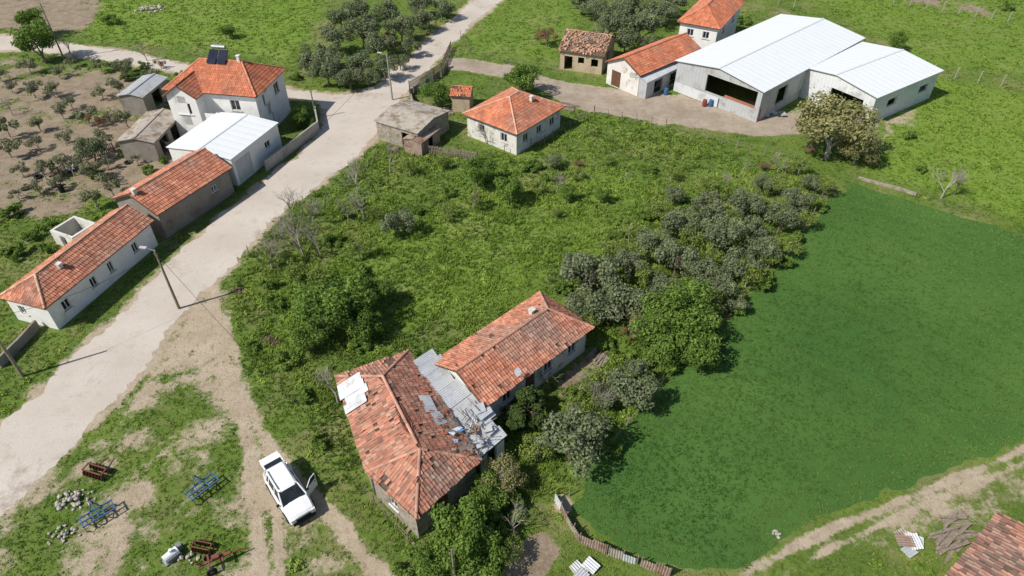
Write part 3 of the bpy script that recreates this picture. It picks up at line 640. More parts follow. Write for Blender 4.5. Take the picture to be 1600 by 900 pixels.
house('cottage','small white cottage with orange red hipped tile roof','house',[c[1],c[2],c[3],c[0]],2.9,4.9,(3.8,3.8),.4,'old_plaster',NEW+MID[:2],ops={0:[('window',.2,1.1,1.,1.),('window',.5,1.1,1.,1.),('window',.8,1.1,1.,1.)],3:[('window',.3,1.1,1.,1.1),('window',.75,1.1,1.,1.1)]},seed=11,chim=[(.62,.3,.6)],capcol=(.62,.36,.25))
c=rectw((702,150),(735,152),3.,2.2)
house('hut','tiny ruined hut with broken orange tile roof','hut',c,2.2,2.9,(0,0),.2,'mud',NEW,miss=.35,jit=.03,seed=12); reg(c)
c=rect((872,72),(945,82),(950,50),3.4); reg(c)
rr_,rf_=house('ruined_barn','ruined mud brick barn with collapsed orange tile roof','ruin',c,2.8,4.4,(0,0),.3,'mud',[(.55,.31,.2),(.5,.26,.16),(.6,.38,.26),(.42,.25,.17)],miss=.32,jit=.08,seed=13,ops={0:[('open',.2,.05,1.2,2.),('open',.5,1.2,.9,.9),('open',.82,1.0,1.,1.1)],3:[('open',.5,.8,1.2,1.4)],1:[('open',.5,.8,1.6,1.4)]})
Rb=random.Random(3); mb=MB()
cc_=sum(c,Vector())/4
for i in range(22):
    p=cc_+Vector((Rb.uniform(-3.3,3.3),Rb.uniform(-2.5,2),0)); q_=p+Vector((Rb.uniform(-1.4,1.4),Rb.uniform(-1.4,1.4),0))
    mb.cyl((p.x,p.y,Rb.uniform(2.9,4.4)),(q_.x,q_.y,Rb.uniform(3.1,4.8)),.06,n=5)
part('rafter',mb.mesh('rafter',[M['wood']]),rf_,label='broken exposed roof timbers')
c=rect((945,97),(1000,119),(1083,73),3.0); reg(c)
house('stable','white stable with orange red gable tile roof','stable',[c[1],c[2],c[3],c[0]],3.0,4.5,(0,0),.3,'old_plaster',NEW+MID[:2],ops={3:[('door',.3,.05,1.6,2.2)],0:[('open',.25,.05,2.2,2.2),('open',.6,.05,2.2,2.2)]},seed=14)
c=rectw((1012,128),(1075,98),3.0,2.5); reg(c)
house('shed','grey metal lean-to shed between stable and barn','shed',c,2.4,2.8,(0,0),.15,'grey_metal',roof='m',roofm='corr',ops={0:[('open',.3,.05,1.8,1.9),('open',.7,.05,1.8,1.9)]})
c=rect((1058,34),(1125,46),(1190,8),5.0); reg(c)
house('house','white two-storey house with red tile roof behind the stable','house',[c[1],c[2],c[3],c[0]],5.0,6.9,(3.,3.),.4,'white_plaster',NEW,ops={3:[('window',.3,3.2,1.,1.),('window',.72,3.2,1.,1.)],0:[('window',.3,3.2,1.,1.),('window',.72,3.2,1.,1.)]},seed=15)
c=rect((1055,93),(1195,143),(1325,50),4.3); reg(c)
broot,_=house('barn','large barn with bright white metal gable roof and open front','barn',[c[1],c[2],c[3],c[0]],4.2,5.2,(0,0),.3,'grey_metal',roof='m',
  ops={3:[('open',.66,1.5,7.4,2.3)],0:[('open',.2,1.0,2.4,2.2)]})
fa=c[0]*.97+c[1]*.03; fb_=c[0]*.45+c[1]*.55; ud=(c[1]-c[0]).normalized(); od=Vector((ud.y,-ud.x,0)); 
mb=MB(); mm=(fa+fb_)/2+od*-.12; mb.box((mm.x,mm.y,.72),((fb_-fa).length,.06,1.3),(ud,od,Vector((0,0,1))))
part('front_panel',mb.mesh('front_panel',[M['white_clad']]),broot,label='pale metal sheet barrier across the barn front')
c=rect((1242,100),(1372,152),(1445,98),4.0); reg(c)
house('barn','wide white barn with low white metal roof and dark doorway','barn',[c[1],c[2],c[3],c[0]],3.9,4.7,(0,0),.3,'white_clad',roof='m',
  ops={3:[('open',.68,.05,4.6,2.8)],0:[('open',.8,1.6,2.,1.),('open',.3,1.6,2.,1.)]})
def lowwall(name,label,cat,pts,h,th,mat):
    mb=MB()
    P=[XY(*p) for p in pts]
    for i in range(len(P)-1):
        p0,p1=P[i],P[i+1];uu=(p1-p0).normalized(); wall_run(mb,p0,p1,Vector((uu.y,-uu.x,0)),h+ .03*(i%2),[],th,startoff=0 if i==0 else .01)
    o=(P[0]+P[-1])/2
    return top(name,mb.mesh(name,[M[mat]]),label,cat,origin=(o.x,o.y,0))
lowwall('brick_wall','patched red brick wall in front of the barn','wall',[(1128,168),(1184,190)],1.7,.2,'brick')
lowwall('garden_wall','grey concrete garden wall along the road','wall',[(418,268),(455,240),(500,205),(495,178)],1.3,.2,'concrete')
lowwall('garden_wall','low concrete wall beside the annex yard','wall',[(240,222),(262,236),(300,238)],1.1,.2,'concrete')
lowwall('field_wall','low concrete edging wall at the field corner','wall',[(1340,280),(1400,296),(1430,306)],.3,.15,'stone')
lowwall('garden_wall','old concrete wall beside the white house yard','wall',[(60,512),(30,545),(0,575)],.9,.2,'grey_block')
# ---- main old house
c=rectw((757,638),(928,512),5.95,2.7); reg(c)
r1,rf=house('farmhouse','old single-storey farmhouse with weathered red hipped tile roof','house',c,2.7,4.15,(0,2.2),.4,'old_plaster',OLD[:3]+MID,ops={0:[('window',.2,1.,.9,1.),('door',.42,.05,1.,2.),('window',.6,1.,.9,1.),('window',.85,1.,.9,1.)],1:[('window',.5,1.,.8,.9)]},miss=.045,jit=.016,seed=21,chim=[(.72,.62,.45)],capcol=(.5,.27,.19),grime=.5)
mb=MB(); dp=c[0]+(c[1]-c[0])*.3; dp=Vector((dp.x,dp.y,2.95))+(c[3]-c[0])*.05
mb.cyl(dp,dp+Vector((0,0,.6)),.025); dn=Vector((.5,-.6,.6)).normalized(); cc=dp+Vector((0,0,.58)); mb.cyl(cc,cc+dn*.08,.15,.3,14); mb.cyl(cc,cc+dn*.4,.012)
part('satellite_dish',mb.mesh('satellite_dish',[M['whitep']]),rf)
# ---- long ruined barn : 5 sided
he=2.9
A,B,C_,Fp,E=[G(*p,he) for p in((572,738),(650,812),(752,718),(638,548),(524,588))]
R1=G(656,702,4.5);R0=G(598,588,4.3)
cen=(A+B+C_+Fp+E)/5; reg([A,B,C_,Fp,E])
root=empty('long_barn',(cen.x,cen.y,0),'long dilapidated barn with patched broken red tile roof','barn')
faces=[[E,A,R1,R0],[A,B,R1],[B,C_,R1],[C_,Fp,R0,R1],[Fp,E,R0]]
rf=tile_roof(root,faces,OLDD,miss=.09,jit=.02,seed=33,caps=[(R0,R1),(A,R1),(B,R1),(C_,R1),(Fp,R0),(E,R0)],capcol=(.52,.28,.2),grime=.55)
mb=MB(); foot=[cen+(p-cen)*.93 for p in (A,B,C_,Fp,E)]
for i in range(5):
    p0,p1=foot[i].copy(),foot[(i+1)%5].copy(); p0.z=p1.z=0; uu=(p1-p0).normalized(); out=Vector((uu.y,-uu.x,0)); cz=Vector((cen.x,cen.y,0)); out=out if out.dot((p0+p1)/2-cz)>0 else -out
    L=(p1-p0).length; op={0:[(L/2,1.,.8,.9)],1:[(L*.4,.05,1.2,1.9)],4:[(L*.3,1,.8,.8),(L*.7,1.,.8,.8)]}.get(i,[])
    wall_run(mb,p0,p1,out,he-.02,op,.28)
    for o in op:
        opening_part('window' if o[1]>.5 else 'door',root,p0,p1,out,o[0],o[1],o[2],o[3])
part('wall',mb.mesh('wall',[M['stone']]),root)
def corr(mb,o,u,v,Lu,Lv,mi=0,per=.16,amp=.03):
    n=u.cross(v).normalized(); n=n if n.z>0 else -n
    k=int(Lu/per*4); vs=[];fs=[]
    for i in range(k+1):
        z=math.sin(i*math.pi/2)*amp
        for t in(0,1): vs.append(o+u*(Lu*i/k)+v*(Lv*t)+n*z)
    fs=[(2*i,2*i+2,2*i+3,2*i+1) for i in range(k)]
    mb.add(vs,fs,mi)
Rm=random.Random(4)
def patch_on(face,fu,fv,n,Lu,Lv,mats=(0,1),lift=.16,ang=.06):
    P=[Vector(p) for p in face];u=(P[1]-P[0]).normalized();w=sum(P,Vector())/len(P)-P[0];v=(w-u*w.dot(u)).normalized();nn=u.cross(v);nn=nn if nn.z>0 else -nn
    mb=MB(); L=(P[1]-P[0]).length
    for i in range(n):
        a=Rm.uniform(-ang,ang); uu=(u*math.cos(a)+v*math.sin(a)); vv=(v*math.cos(a)-u*math.sin(a))
        corr(mb,P[0]+u*(fu*L+i*Lu*.93)+v*(fv+Rm.uniform(-.2,.2))+nn*(lift+.03*(i%2)),uu,vv,Lu,Lv*Rm.uniform(.8,1.1),Rm.choice(mats))
    me=mb.mesh('metal_patch',[M['corr'],M['white_clad'],M['corr_rust'],M['fibre']]); part('metal_patch',me,rf,label='loose corrugated metal sheets over the broken tiles')
patch_on(faces[0],.12,.1,4,.75,2.1,(0,0,1,0))
patch_on(faces[3],.30,.95,5,.6,.9,(0,1),ang=.15)
patch_on(faces[3],.2,.1,3,.6,1.0,(0,2,3),ang=.2)
patch_on(faces[3],.08,.0,1,.9,1.1,(2,))
mb=MB()
P=[Vector(p) for p in faces[3]]; uF=(P[1]-P[0]).normalized(); LF=(P[1]-P[0]).length; wv=sum(P,Vector())/4-P[0]; vF=(wv-uF*wv.dot(uF)).normalized(); nF=uF.cross(vF); nF=nF if nF.z>0 else -nF
for i in range(110):
    p=P[0]+uF*LF*Rm.uniform(.03,.42)+vF*Rm.uniform(.0,1.6)+nF*Rm.uniform(.1,.18); a=Rm.uniform(0,3.1)
    ux=(uF*math.cos(a)+vF*math.sin(a)+nF*Rm.uniform(-.2,.2)).normalized(); uy=nF.cross(ux).normalized()
    mb.box(p,(Rm.uniform(.15,.38),Rm.uniform(.12,.25),.025),(ux,uy,ux.cross(uy)),Rm.choice([0,0,1,2]))
part('loose_tile',mb.mesh('loose_tile',[M['brick'],M['underlay'],M['fibre']]),rf,label='slipped and broken loose tiles')
# ---- lean-to between
q=[G(750,716,2.6),G(792,680,2.5),G(752,636,2.75),G(668,572,2.9),G(646,566,3.0)]
cz=sum(q,Vector())/5; root=empty('lean_to_shed',(cz.x,cz.y,0),'lean-to shed roofed with loose corrugated metal sheets','shed'); reg(q)
mb=MB(); mb.slab([p-Vector((0,0,.12)) for p in q],.06); part('roof_deck',mb.mesh('roof_deck',[M['underlay']]),root)
mb=MB()
uL=(q[4]-q[0]).normalized(); uW=(q[1]-q[0]).normalized()
t=0; LT=(q[4]-q[0]).length; i=0
while t<LT-.6:
    p=q[0]+uL*t; w=(q[1]-q[0]).length*(1-.25*t/LT)
    if t>2.5: w=min(w,2.4)
    a=Rm.uniform(-.06,.06)
    uu=(uL+uW*a).normalized()
    corr(mb,p+Vector((0,0,.05+.05*(i%2)+Rm.uniform(0,.05)))+uW*Rm.uniform(-.3,.1),uu,(uW-Vector((0,0,.03))).normalized(),.98,w+Rm.uniform(-.2,.5),Rm.choice([0,0,1,0,2]) )
    t+=.88;i+=1
for k_ in range(8):
    p=q[0]+uL*Rm.uniform(.2,2.6)+uW*Rm.uniform(0,1.8); a=Rm.uniform(-.7,.7)
    uu=(uL*math.cos(a)+uW*math.sin(a));vv=(uW*math.cos(a)-uL*math.sin(a))
    corr(mb,p+Vector((0,0,.22+.03*k_)),uu,vv,Rm.uniform(.4,.8),Rm.uniform(.6,1.4),Rm.choice([0,1,0,2]))
part('roof',mb.mesh('metal_roof',[M['corr'],M['white_clad'],M['corr_rust'],M['tarp']]),root)
mb=MB()
for i in range(18):
    p=q[0]+uL*Rm.uniform(.2,3.5)+uW*Rm.uniform(-.2,2.)+Vector((0,0,Rm.uniform(.35,.55))); a=Rm.uniform(0,3); d_=Vector((math.cos(a),math.sin(a),Rm.uniform(-.1,.1)))
    mb.cyl(p-d_*Rm.uniform(.3,.9),p+d_*Rm.uniform(.3,.9),.03,n=4)
part('loose_timber',mb.mesh('loose_timber',[M['wood']]),root)
mb=MB()
for a_,b_ in((q[0],q[1]),(q[1],q[2])):
    p0=Vector((a_.x,a_.y,0));p1=Vector((b_.x,b_.y,0)); p0=cz*.06+p0*.94;p1=cz*.06+p1*.94;p0.z=p1.z=0; uu=(p1-p0).normalized();out=Vector((uu.y,-uu.x,0)); c0=Vector((cz.x,cz.y,0)); out=out if out.dot((p0+p1)/2-c0)>0 else -out
    wall_run(mb,p0,p1,out,2.3,[((p1-p0).length*.5,.05,.9,1.9)],.2)
part('wall',mb.mesh('wall',[M['white_plaster']]),root)
mb=MB(); tp=G(730,686,3.05)
for k_ in range(5):
    o_=tp+Vector((Rm.uniform(-1.1,1.1),Rm.uniform(-.6,.6),.35+.03*k_)); an=Rm.uniform(0,3)
    mb.slab([o_+Vector((math.cos(an+b_)*r_,math.sin(an+b_)*r_*.45,Rm.uniform(0,.1))) for b_,r_ in((0,.4),(1.3,.22),(2.2,.5),(3.6,.2),(5,.3))],.01)
part('tarpaulin',mb.mesh('tarpaulin',[M['tarp']]),root,label='torn blue tarpaulin scraps')
c=rectw((1450,935),(1560,800),6,2.4); c=[c[1],c[0],c[0]-(c[3]-c[0]),c[1]-(c[2]-c[1])]; reg(c)
house('outbuilding','low outbuilding with old brownish red tile roof','outbuilding',c,2.3,3.2,(0,0),.3,'mud',OLD,miss=.06,jit=.025,seed=41,grime=.4)
make_grass()
# ================================================================ POLES
def pole(px,py,h,label,lamp=True,arm=(-1,.2),mat='concrete',cross=False,r=.13):
    p=G(px,py); root=empty('street_lamp' if lamp else 'utility_pole',(p.x,p.y,0),label,'street lamp' if lamp else 'pole')
    mb=MB(); mb.cyl(p,p+Vector((0,0,h)),r,r*.6,10)
    part('pole',mb.mesh('pole',[M[mat]]),root)
    if lamp:
        a=Vector((arm[0],arm[1],0)).normalized(); t=p+Vector((0,0,h-.1)); mb=MB(); mb.cyl(t,t+a*.7+Vector((0,0,.2)),.03); part('arm',mb.mesh('arm',[M['steel']]),root)
        mb=MB(); q_=t+a*.95+Vector((0,0,.22)); s_=Vector((-a.y,a.x,0)); mb.box(q_,(.6,.22,.1),(a,s_,Vector((0,0,1)))); mb.box(q_-Vector((0,0,.07)),(.42,.17,.05),(a,s_,Vector((0,0,1))),1)
        part('lamp_head',mb.mesh('lamp_head',[M['grey_door'],M['lens']]),root)
    mb=MB(); t=p+Vector((0,0,h-.5)); 
    if cross: mb.box(t,(1.0,.07,.07))
    for s in((-.4,0,.4) if cross else (-.12,.12)): mb.cyl(t+Vector((s,0,-.03)),t+Vector((s,0,.17)),.035)
    part('insulator',mb.mesh('insulator',[M['wood']]),root)
    return root,p+Vector((0,0,h-.3))
_,t1=pole(280,482,6.4,'street lamp on a wooden pole at the road edge',mat='wood')
_,t2=pole(36,588,6.4,'grey wooden utility pole beside the road',False,mat='wood')
_,t3=pole(613,156,6.2,'street lamp on a concrete pole at the road junction')
_,t4=pole(100,92,8.,'wooden utility pole beside the orchard road',False,mat='wood',cross=True)
_,t5=pole(712,915,4.2,'thin utility pole at the edge of the plot',False,mat='wood',r=.1)
_,t6=pole(494,185,4.,'short utility pole by the garden wall',False,mat='wood',r=.1)
def cable(a,b,sag):
    mb=MB(); pr=None
    for i in range(13):
        t=i/12; p=a.lerp(b,t)-Vector((0,0,sag*4*t*(1-t)))
        if pr is not None: mb.cyl(pr,p,.014,n=4,caps=False)
        pr=p
    top('power_cable',mb.mesh('power_cable',[M['black']]),'thin black overhead power cable between two poles','cable',group='overhead power cables',origin=a)
cable(t2,t1,.8);cable(t1,t3,1.5);cable(t3,t4,1.5);cable(t1,t5,1.2)
# ================================================================ CAR
def car():
    d=Vector((.62,-.785,0)).normalized(); cx=Vector((-14.6,25.3,0))
    root=empty('car',cx,'white SUV with open driver door and raised tailgate on dirt track','car',rz=math.atan2(d.y,d.x))
    def P(n,mb,mats,par=root,label=None,loc=None,smooth=False):
        o=part(n,mb.mesh(n,mats,smooth),par,False,label); 
        if loc:o.location=loc
        return o
    st=[(2.17,.70,.42,.72),(2.12,.80,.34,.86),(1.95,.87,.3,.97),(1.4,.91,.28,1.05),(.85,.92,.28,1.1),(.0,.92,.28,1.12),(-1.0,.92,.28,1.13),(-1.8,.91,.32,1.13),(-2.08,.87,.36,1.1),(-2.16,.8,.45,1.0)]
    mb=MB(); rows=[]
    for x,w,zb,zt in st:
        h=[(w*.86,zb),(w,zb+.14),(w*1.0,zb+.38),(w*.97,zt-.12),(w*.86,zt-.01),(w*.4,zt+.03)]
        rows.append([(x,-y,z) for y,z in h]+[(x,y,z) for y,z in reversed(h)])
    vs=[v for r in rows for v in r];k=12;fs=[]
    for i in range(len(rows)-1):
        for j in range(k): fs.append((i*k+j,i*k+(j+1)%k,(i+1)*k+(j+1)%k,(i+1)*k+j))
    fs+=[tuple(range(k)),tuple(range((len(rows)-1)*k+k-1,(len(rows)-1)*k-1,-1))]
    mb.add(vs,fs,0); P('body',mb,[M['whitep']])
    bz=1.1
    mb=MB(); vs=[(1.0,-.82,bz),(1.0,.82,bz),(-2.02,.82,bz),(-2.02,-.82,bz),(.2,-.64,1.62),(.2,.64,1.62),(-1.85,.66,1.62),(-1.85,-.66,1.62)]
    mb.add(vs,[(0,1,5,4),(1,2,6,5),(2,3,7,6),(3,0,4,7)],0); P('windscreen_and_windows',mb,[M['glass']])
    mb=MB()
    rv=[(.26,.60,1.6),(.1,.66,1.655),(-.8,.67,1.69),(-1.6,.67,1.67),(-1.92,.62,1.62)]; vs2=[];
    for x,w,z in rv: vs2+=[(x,-w,z-.05),(x,-w*.75,z),(x,w*.75,z),(x,w,z-.05)]
    fs=[(i*4+j,i*4+j+1,i*4+j+5,i*4+j+4) for i in range(4) for j in range(3)]; mb.add(vs2,fs,0)
    V=[Vector(v) for v in vs]
    for a_,b_ in((0,4),(1,5),(2,6),(3,7)): mb.cyl(V[a_],V[b_],.055,.05,6)
    for s in(-1,1):
        mb.cyl((-.25,s*.83,bz),(-.35,s*.67,1.62),.045,n=6); mb.cyl((-1.15,s*.83,bz),(-1.2,s*.67,1.62),.045,n=6)
        mb.cyl((-1.6,s*.83,bz),(-1.6,s*.67,1.62),.12,n=6)
    rf=P('roof',mb,[M['whitep']])
    mb=MB()
    for s in(-1,1):
        mb.cyl((.05,s*.56,1.74),(-1.7,s*.56,1.74),.03,n=6)
        for x in(.0,-.8,-1.65): mb.cyl((x,s*.56,1.63),(x,s*.56,1.74),.025,n=6)
    P('roof_rail',mb,[M['steel']],rf)
    mb=MB()
    mb.box((2.17,0,.45),(.12,1.5,.26)); mb.box((2.2,0,.74),(.05,1.0,.16),None); mb.box((-2.17,0,.48),(.12,1.55,.24))
    for s in(-1,1): mb.box((0,s*.915,.36),(2.3,.06,.16))
    P('bumper',mb,[M['black']])
    for s in(-1,1):
        mb=MB(); mb.box((2.08,s*.66,.8),(.16,.3,.15)); P('headlight',mb,[M['lens']])
        mb=MB(); mb.box((-2.1,s*.76,.88),(.12,.16,.3)); P('tail_light',mb,[M['taill']])
        mb=MB(); mb.box((.75,s*1.0,1.15),(.12,.2,.14)); P('mirror',mb,[M['black']])
    for x in(1.35,-1.32):
        for s in(-1,1):
            mb=MB(); mb.cyl((0,-.11,0),(0,.11,0),.345,n=20); w=P('wheel',mb,[M['black']],loc=(x,s*.84,.345))
            mb=MB(); mb.cyl((0,-.125,0),(0,.125,0),.2,n=12); P('rim',mb,[M['steel']],w)
            mb=MB(); n=10
            for i in range(n):
                a0=math.pi*i/n-.05;a1=math.pi*(i+1)/n-.05
                mb.cyl((math.cos(a0)*.42,s*.925-s*.84,math.sin(a0)*.42),(math.cos(a1)*.42,s*.925-s*.84,math.sin(a1)*.42),.045,n=5)
            P('wheel_arch',mb,[M['black']],w)
    mb=MB(); mb.box((-.5,0,.72),(1.0,.07,.8),None,0)
    for a_,b_ in(((-.05,0,1.12),(-.55,0,1.58)),((-.55,0,1.58),(-1.,0,1.58)),((-1.,0,1.58),(-1.0,0,1.12))): mb.cyl(a_,b_,.03,n=5)
    mb.add([(-.05,0,1.12),(-.55,0,1.57),(-1.,0,1.57),(-1.,0,1.12)],[(0,1,2,3)],1); mb.box((-.5,-.045,.7),(.85,.02,.6),None,2)
    o=P('door',mb,[M['whitep'],M['glass'],M['black']],label='open driver door'); o.location=(.72,.92,0); o.rotation_euler=(0,0,math.radians(-62))
    mb=MB(); mb.box((-.85,.05,.95),(.16,.03,.04)); P('handle',mb,[M['black']],o)
    mb=MB(); mb.box((-.45,0,.0),(.75,1.35,.06),None,0); mb.box((-.25,0,.04),(.4,1.15,.03),None,1); mb.box((-.95,0,-.03),(.35,1.3,.08),None,0)
    o=P('tailgate',mb,[M['whitep'],M['glass']],label='raised tailgate'); o.location=(-1.85,0,1.64); o.rotation_euler=(0,math.radians(-6),0)
    mb=MB(); mb.box((.35,.35,.9),(.5,.45,.12)); mb.box((.15,.35,1.15),(.1,.45,.5)); P('seat',mb,[M['black']])
car()
# ================================================================ FARM IMPLEMENTS
def local(name,label,cat,px,py,rz,parts,sc=1.):
    p=G(px,py); root=empty(name,(p.x,p.y,0),label,cat,rz=rz,sc=sc)
    for nm,mb,mats in parts: part(nm,mb.mesh(nm,mats),root,False)
    return root
def cultivator(mat):
    f=MB()
    for y in(-.5,0,.5): f.box((0,y,.75),(2.6,.1,.1))
    for x in(-1.2,-.4,.4,1.2): f.box((x,0,.75),(.08,1.1,.09))
    f.cyl((-.4,.5,.8),(0,.9,1.5),.05);f.cyl((.4,.5,.8),(0,.9,1.5),.05);f.cyl((0,-.4,.8),(0,.9,1.5),.04)
    t=MB()
    for i,x in enumerate(np.linspace(-1.2,1.2,9)):
        y=(-.5,0,.5)[i%3]; t.cyl((x,y,.72),(x,y-.25,.4),.035);t.cyl((x,y-.25,.4),(x,y+.05,.02),.04)
    return [('frame',f,[M[mat]]),('tine',t,[M['rust']])]
local('cultivator','blue tined cultivator parked on the grass','farm implement',320,768,.9,cultivator('blue'),.8)
local('cultivator','rusty blue spring tine harrow lying on the grass','farm implement',158,810,.75,cultivator('blue'),.8)
def disc(mat):
    f=MB(); f.box((0,0,.7),(2.2,.1,.1)); f.box((0,.7,.7),(2.2,.1,.1)); f.box((-1,.35,.7),(.1,.8,.1)); f.box((1,.35,.7),(.1,.8,.1)); f.cyl((0,.7,.7),(0,1.9,.4),.06)
    out=[('frame',f,[M[mat]])]
    for y in(-.05,.75):
        for x in np.linspace(-1,1,7):
            d_=MB(); d_.cyl((x,y,.32),(x+.05,y+.03,.32),.32,.27,14); out.append(('disc',d_,[M['rust']]))
    return out
local('disc_harrow','rusty disc harrow standing on bare ground','farm implement',148,745,-.3,disc('rust'),.75)
def trailer():
    f=MB(); f.box((0,0,.75),(2.2,.2,.12)); f.box((-.4,0,.8),(.12,1.1,.12)); f.box((.5,0,.82),(.12,1.0,.12)); f.box((.1,0,.95),(.5,.35,.3)); f.cyl((1.1,0,.7),(2.2,0,.45),.05); f.cyl((-.9,-.05,.8),(-1.2,-.1,1.3),.04); f.cyl((-.9,.05,.8),(-1.2,.1,1.3),.04)
    o=[('frame',f,[M['red']])]
    for s in(-1,1):
        w=MB(); w.cyl((-.4,s*.55,.36),(-.4,s*.7,.36),.36,n=16); w.cyl((-.4,s*.53,.36),(-.4,s*.72,.36),.15,n=10,mi=1); o.append(('wheel',w,[M['black'],M['rust']]))
    return o
local('seed_drill','red painted old implement chassis with two wheels','farm implement',340,882,.5,trailer(),.85)
def whites():
    f=MB(); f.cyl((-.5,0,.45),(.5,0,.45),.3,n=14); f.cyl((.1,.0,.6),(.1,0,.95),.12); g_=MB(); g_.box((0,0,.1),(1.2,.6,.1)); g_.box((.7,.2,.35),(.3,.4,.5))
    return [('tank',f,[M['whitep']]),('base',g_,[M['steel']])]
local('sprayer_tank','white sprayer tank lying on the grass','farm implement',270,872,.9,whites(),.9)
local('plough','rusty old plough lying on the grass','farm implement',315,862,-.2,disc('rust'),.6)
def heap(px,py,n,rad,label,mat='rock',smin=.08,smax=.25,name='rock_pile',cat='rock pile',seed=1):
    R=random.Random(seed); p=G(px,py); bm=bmesh.new()
    for i in range(n):
        s=smin+(smax-smin)*R.random()**2; a=R.uniform(0,6.28); q_=rad*R.random()**.8; z=max(0,(1-q_/rad))*rad*.25*R.random()+s*.3
        r_=bmesh.ops.create_icosphere(bm,subdivisions=1,radius=s)
        for v in r_['verts']: v.co=Vector((v.co.x*R.uniform(.8,1.2),v.co.y*R.uniform(.8,1.2),v.co.z*R.uniform(.5,.9)))*R.uniform(.8,1.15)+Vector((math.cos(a)*q_,math.sin(a)*q_*.7,z))
    me=bpy.data.meshes.new(name);bm.to_mesh(me);bm.free();me.materials.append(M[mat])
    o=top(name,me,label,cat); o.location=(p.x,p.y,0)
heap(118,780,60,1.3,'heap of pale field stones among weeds',seed=1,smax=.2)
heap(100,835,26,1.1,'small heap of field stones among weeds',seed=2,smax=.16)
heap(295,872,10,.8,'scattered pale stones on the grass',seed=3,smax=.18)
heap(235,15,50,2.5,'pile of pale rubble beside the ploughed strip',seed=4,smax=.45)
heap(423,532,110,.9,'heap of dark brown debris in the grass','underlay',.07,.15,'debris_pile','debris pile',5)
heap(372,455,80,.8,'small heap of brown debris by the track','underlay',.06,.14,'debris_pile','debris pile',6)
heap(1215,835,12,.35,'small heap of stones by the field edge',smax=.12,seed=8)
def planks(px,py,n,L,label,seed=1,mat='wood',name='timber_pile'):
    R=random.Random(seed); mb=MB()
    for i in range(n):
        a=R.uniform(-.35,.35); ux=Vector((math.cos(a),math.sin(a),R.uniform(-.04,.04)));uy=Vector((-math.sin(a),math.cos(a),0))
        mb.box((R.uniform(-.3,.3),R.uniform(-.8,.8),.06+.06*(i//4)),(L*R.uniform(.6,1.),R.uniform(.1,.2),.05),(ux,uy,Vector((0,0,1))))
    o=top(name,mb.mesh(name,[M[mat]]),label,'timber pile'); p=G(px,py); o.location=(p.x,p.y,0); o.rotation_euler=(0,0,R.uniform(0,3))
planks(1480,845,22,2.4,'pile of old boards beside the outbuilding',1)
planks(1500,825,14,2.0,'loose stack of grey timber beside the outbuilding',5)
planks(888,168,14,2.5,'stack of firewood beside the lane',2)
planks(935,560,12,1.8,'scattered boards beside the farmhouse',3)
planks(700,175,10,2.,'scrap timber between sheds',7)
planks(640,810,8,1.8,'old boards leaning by the long barn',9)
planks(180,285,12,2.,'scrap timber on the bare orchard yard',11)
planks(262,215,8,1.6,'short boards stacked beside the open shed',12)
heap(1545,870,40,1.,'heap of broken roof tiles beside the outbuilding','brick',.06,.16,'tile_rubble','rubble pile',14)
def scrap(px,py,n,label,seed,mats=('corr','white_clad','corr_rust')):
    R=random.Random(seed); mb=MB(); 
    for i in range(n):
        a=R.uniform(0,3); u_=Vector((math.cos(a),math.sin(a),R.uniform(0,.15))).normalized(); v_=Vector((-math.sin(a),math.cos(a),R.uniform(0,.15))).normalized()
        corr(mb,Vector((R.uniform(-1.,.6)-.3,R.uniform(-.8,.4),.08+.06*i)),u_,v_,.7,R.uniform(.7,1.4),R.randrange(3))
    o=top('scrap_metal_sheets',mb.mesh('scrap',[M[k] for k in mats]),label,'metal sheets'); p=G(px,py);o.location=(p.x,p.y,0)
scrap(1435,850,5,'scattered corrugated metal sheets on the grass',1,('corr','corr_rust','fibre'))
scrap(640,232,4,'leaning corrugated sheets beside the stone shed',2)
scrap(1215,180,4,'grey metal sheets lying in the farmyard',3,('corr','grey_metal','corr'))
scrap(932,888,3,'grey corrugated sheets over a garden hutch',4,('corr','grey_metal','corr'))
scrap(110,268,5,'scrap sheets in the orchard yard',5,('corr_rust','fibre','corr'))
def sheet_fence(pts,h,label,seed=1):
    R=random.Random(seed); P=[XY(*p) for p in pts]; o=P[0].copy(); root=empty('metal_fence',o,label,'fence'); mb=MB();pb=MB()
    for a_,b_ in zip(P[:-1],P[1:]):
        L=(b_-a_).length;u_=(b_-a_).normalized();t=0
        while t<L:
            w=min(.85,L-t); vv=Vector((R.uniform(-.06,.06),R.uniform(-.06,.06),1)).normalized()
            if w>.3: corr(mb,a_+u_*t,u_,vv,w,h*R.uniform(.8,1.1),R.randrange(3))
            pb.cyl(a_+u_*t+Vector((.05,.05,0)),a_+u_*t+Vector((.05,.05,h*1.05)),.04,n=6); t+=.88
    part('panel',mb.mesh('panel',[M['corr'],M['corr_rust'],M['fibre']]),root); part('post',pb.mesh('post',[M['wood']]),root)
sheet_fence([(866,782),(885,815),(905,848),(950,868),(1000,885),(1050,905)],1.0,'patched rusty corrugated metal garden fence',2)
sheet_fence([(655,190),(640,150),(690,120),(700,105)],1.0,'rough grey sheet fence around the hut yard',4)
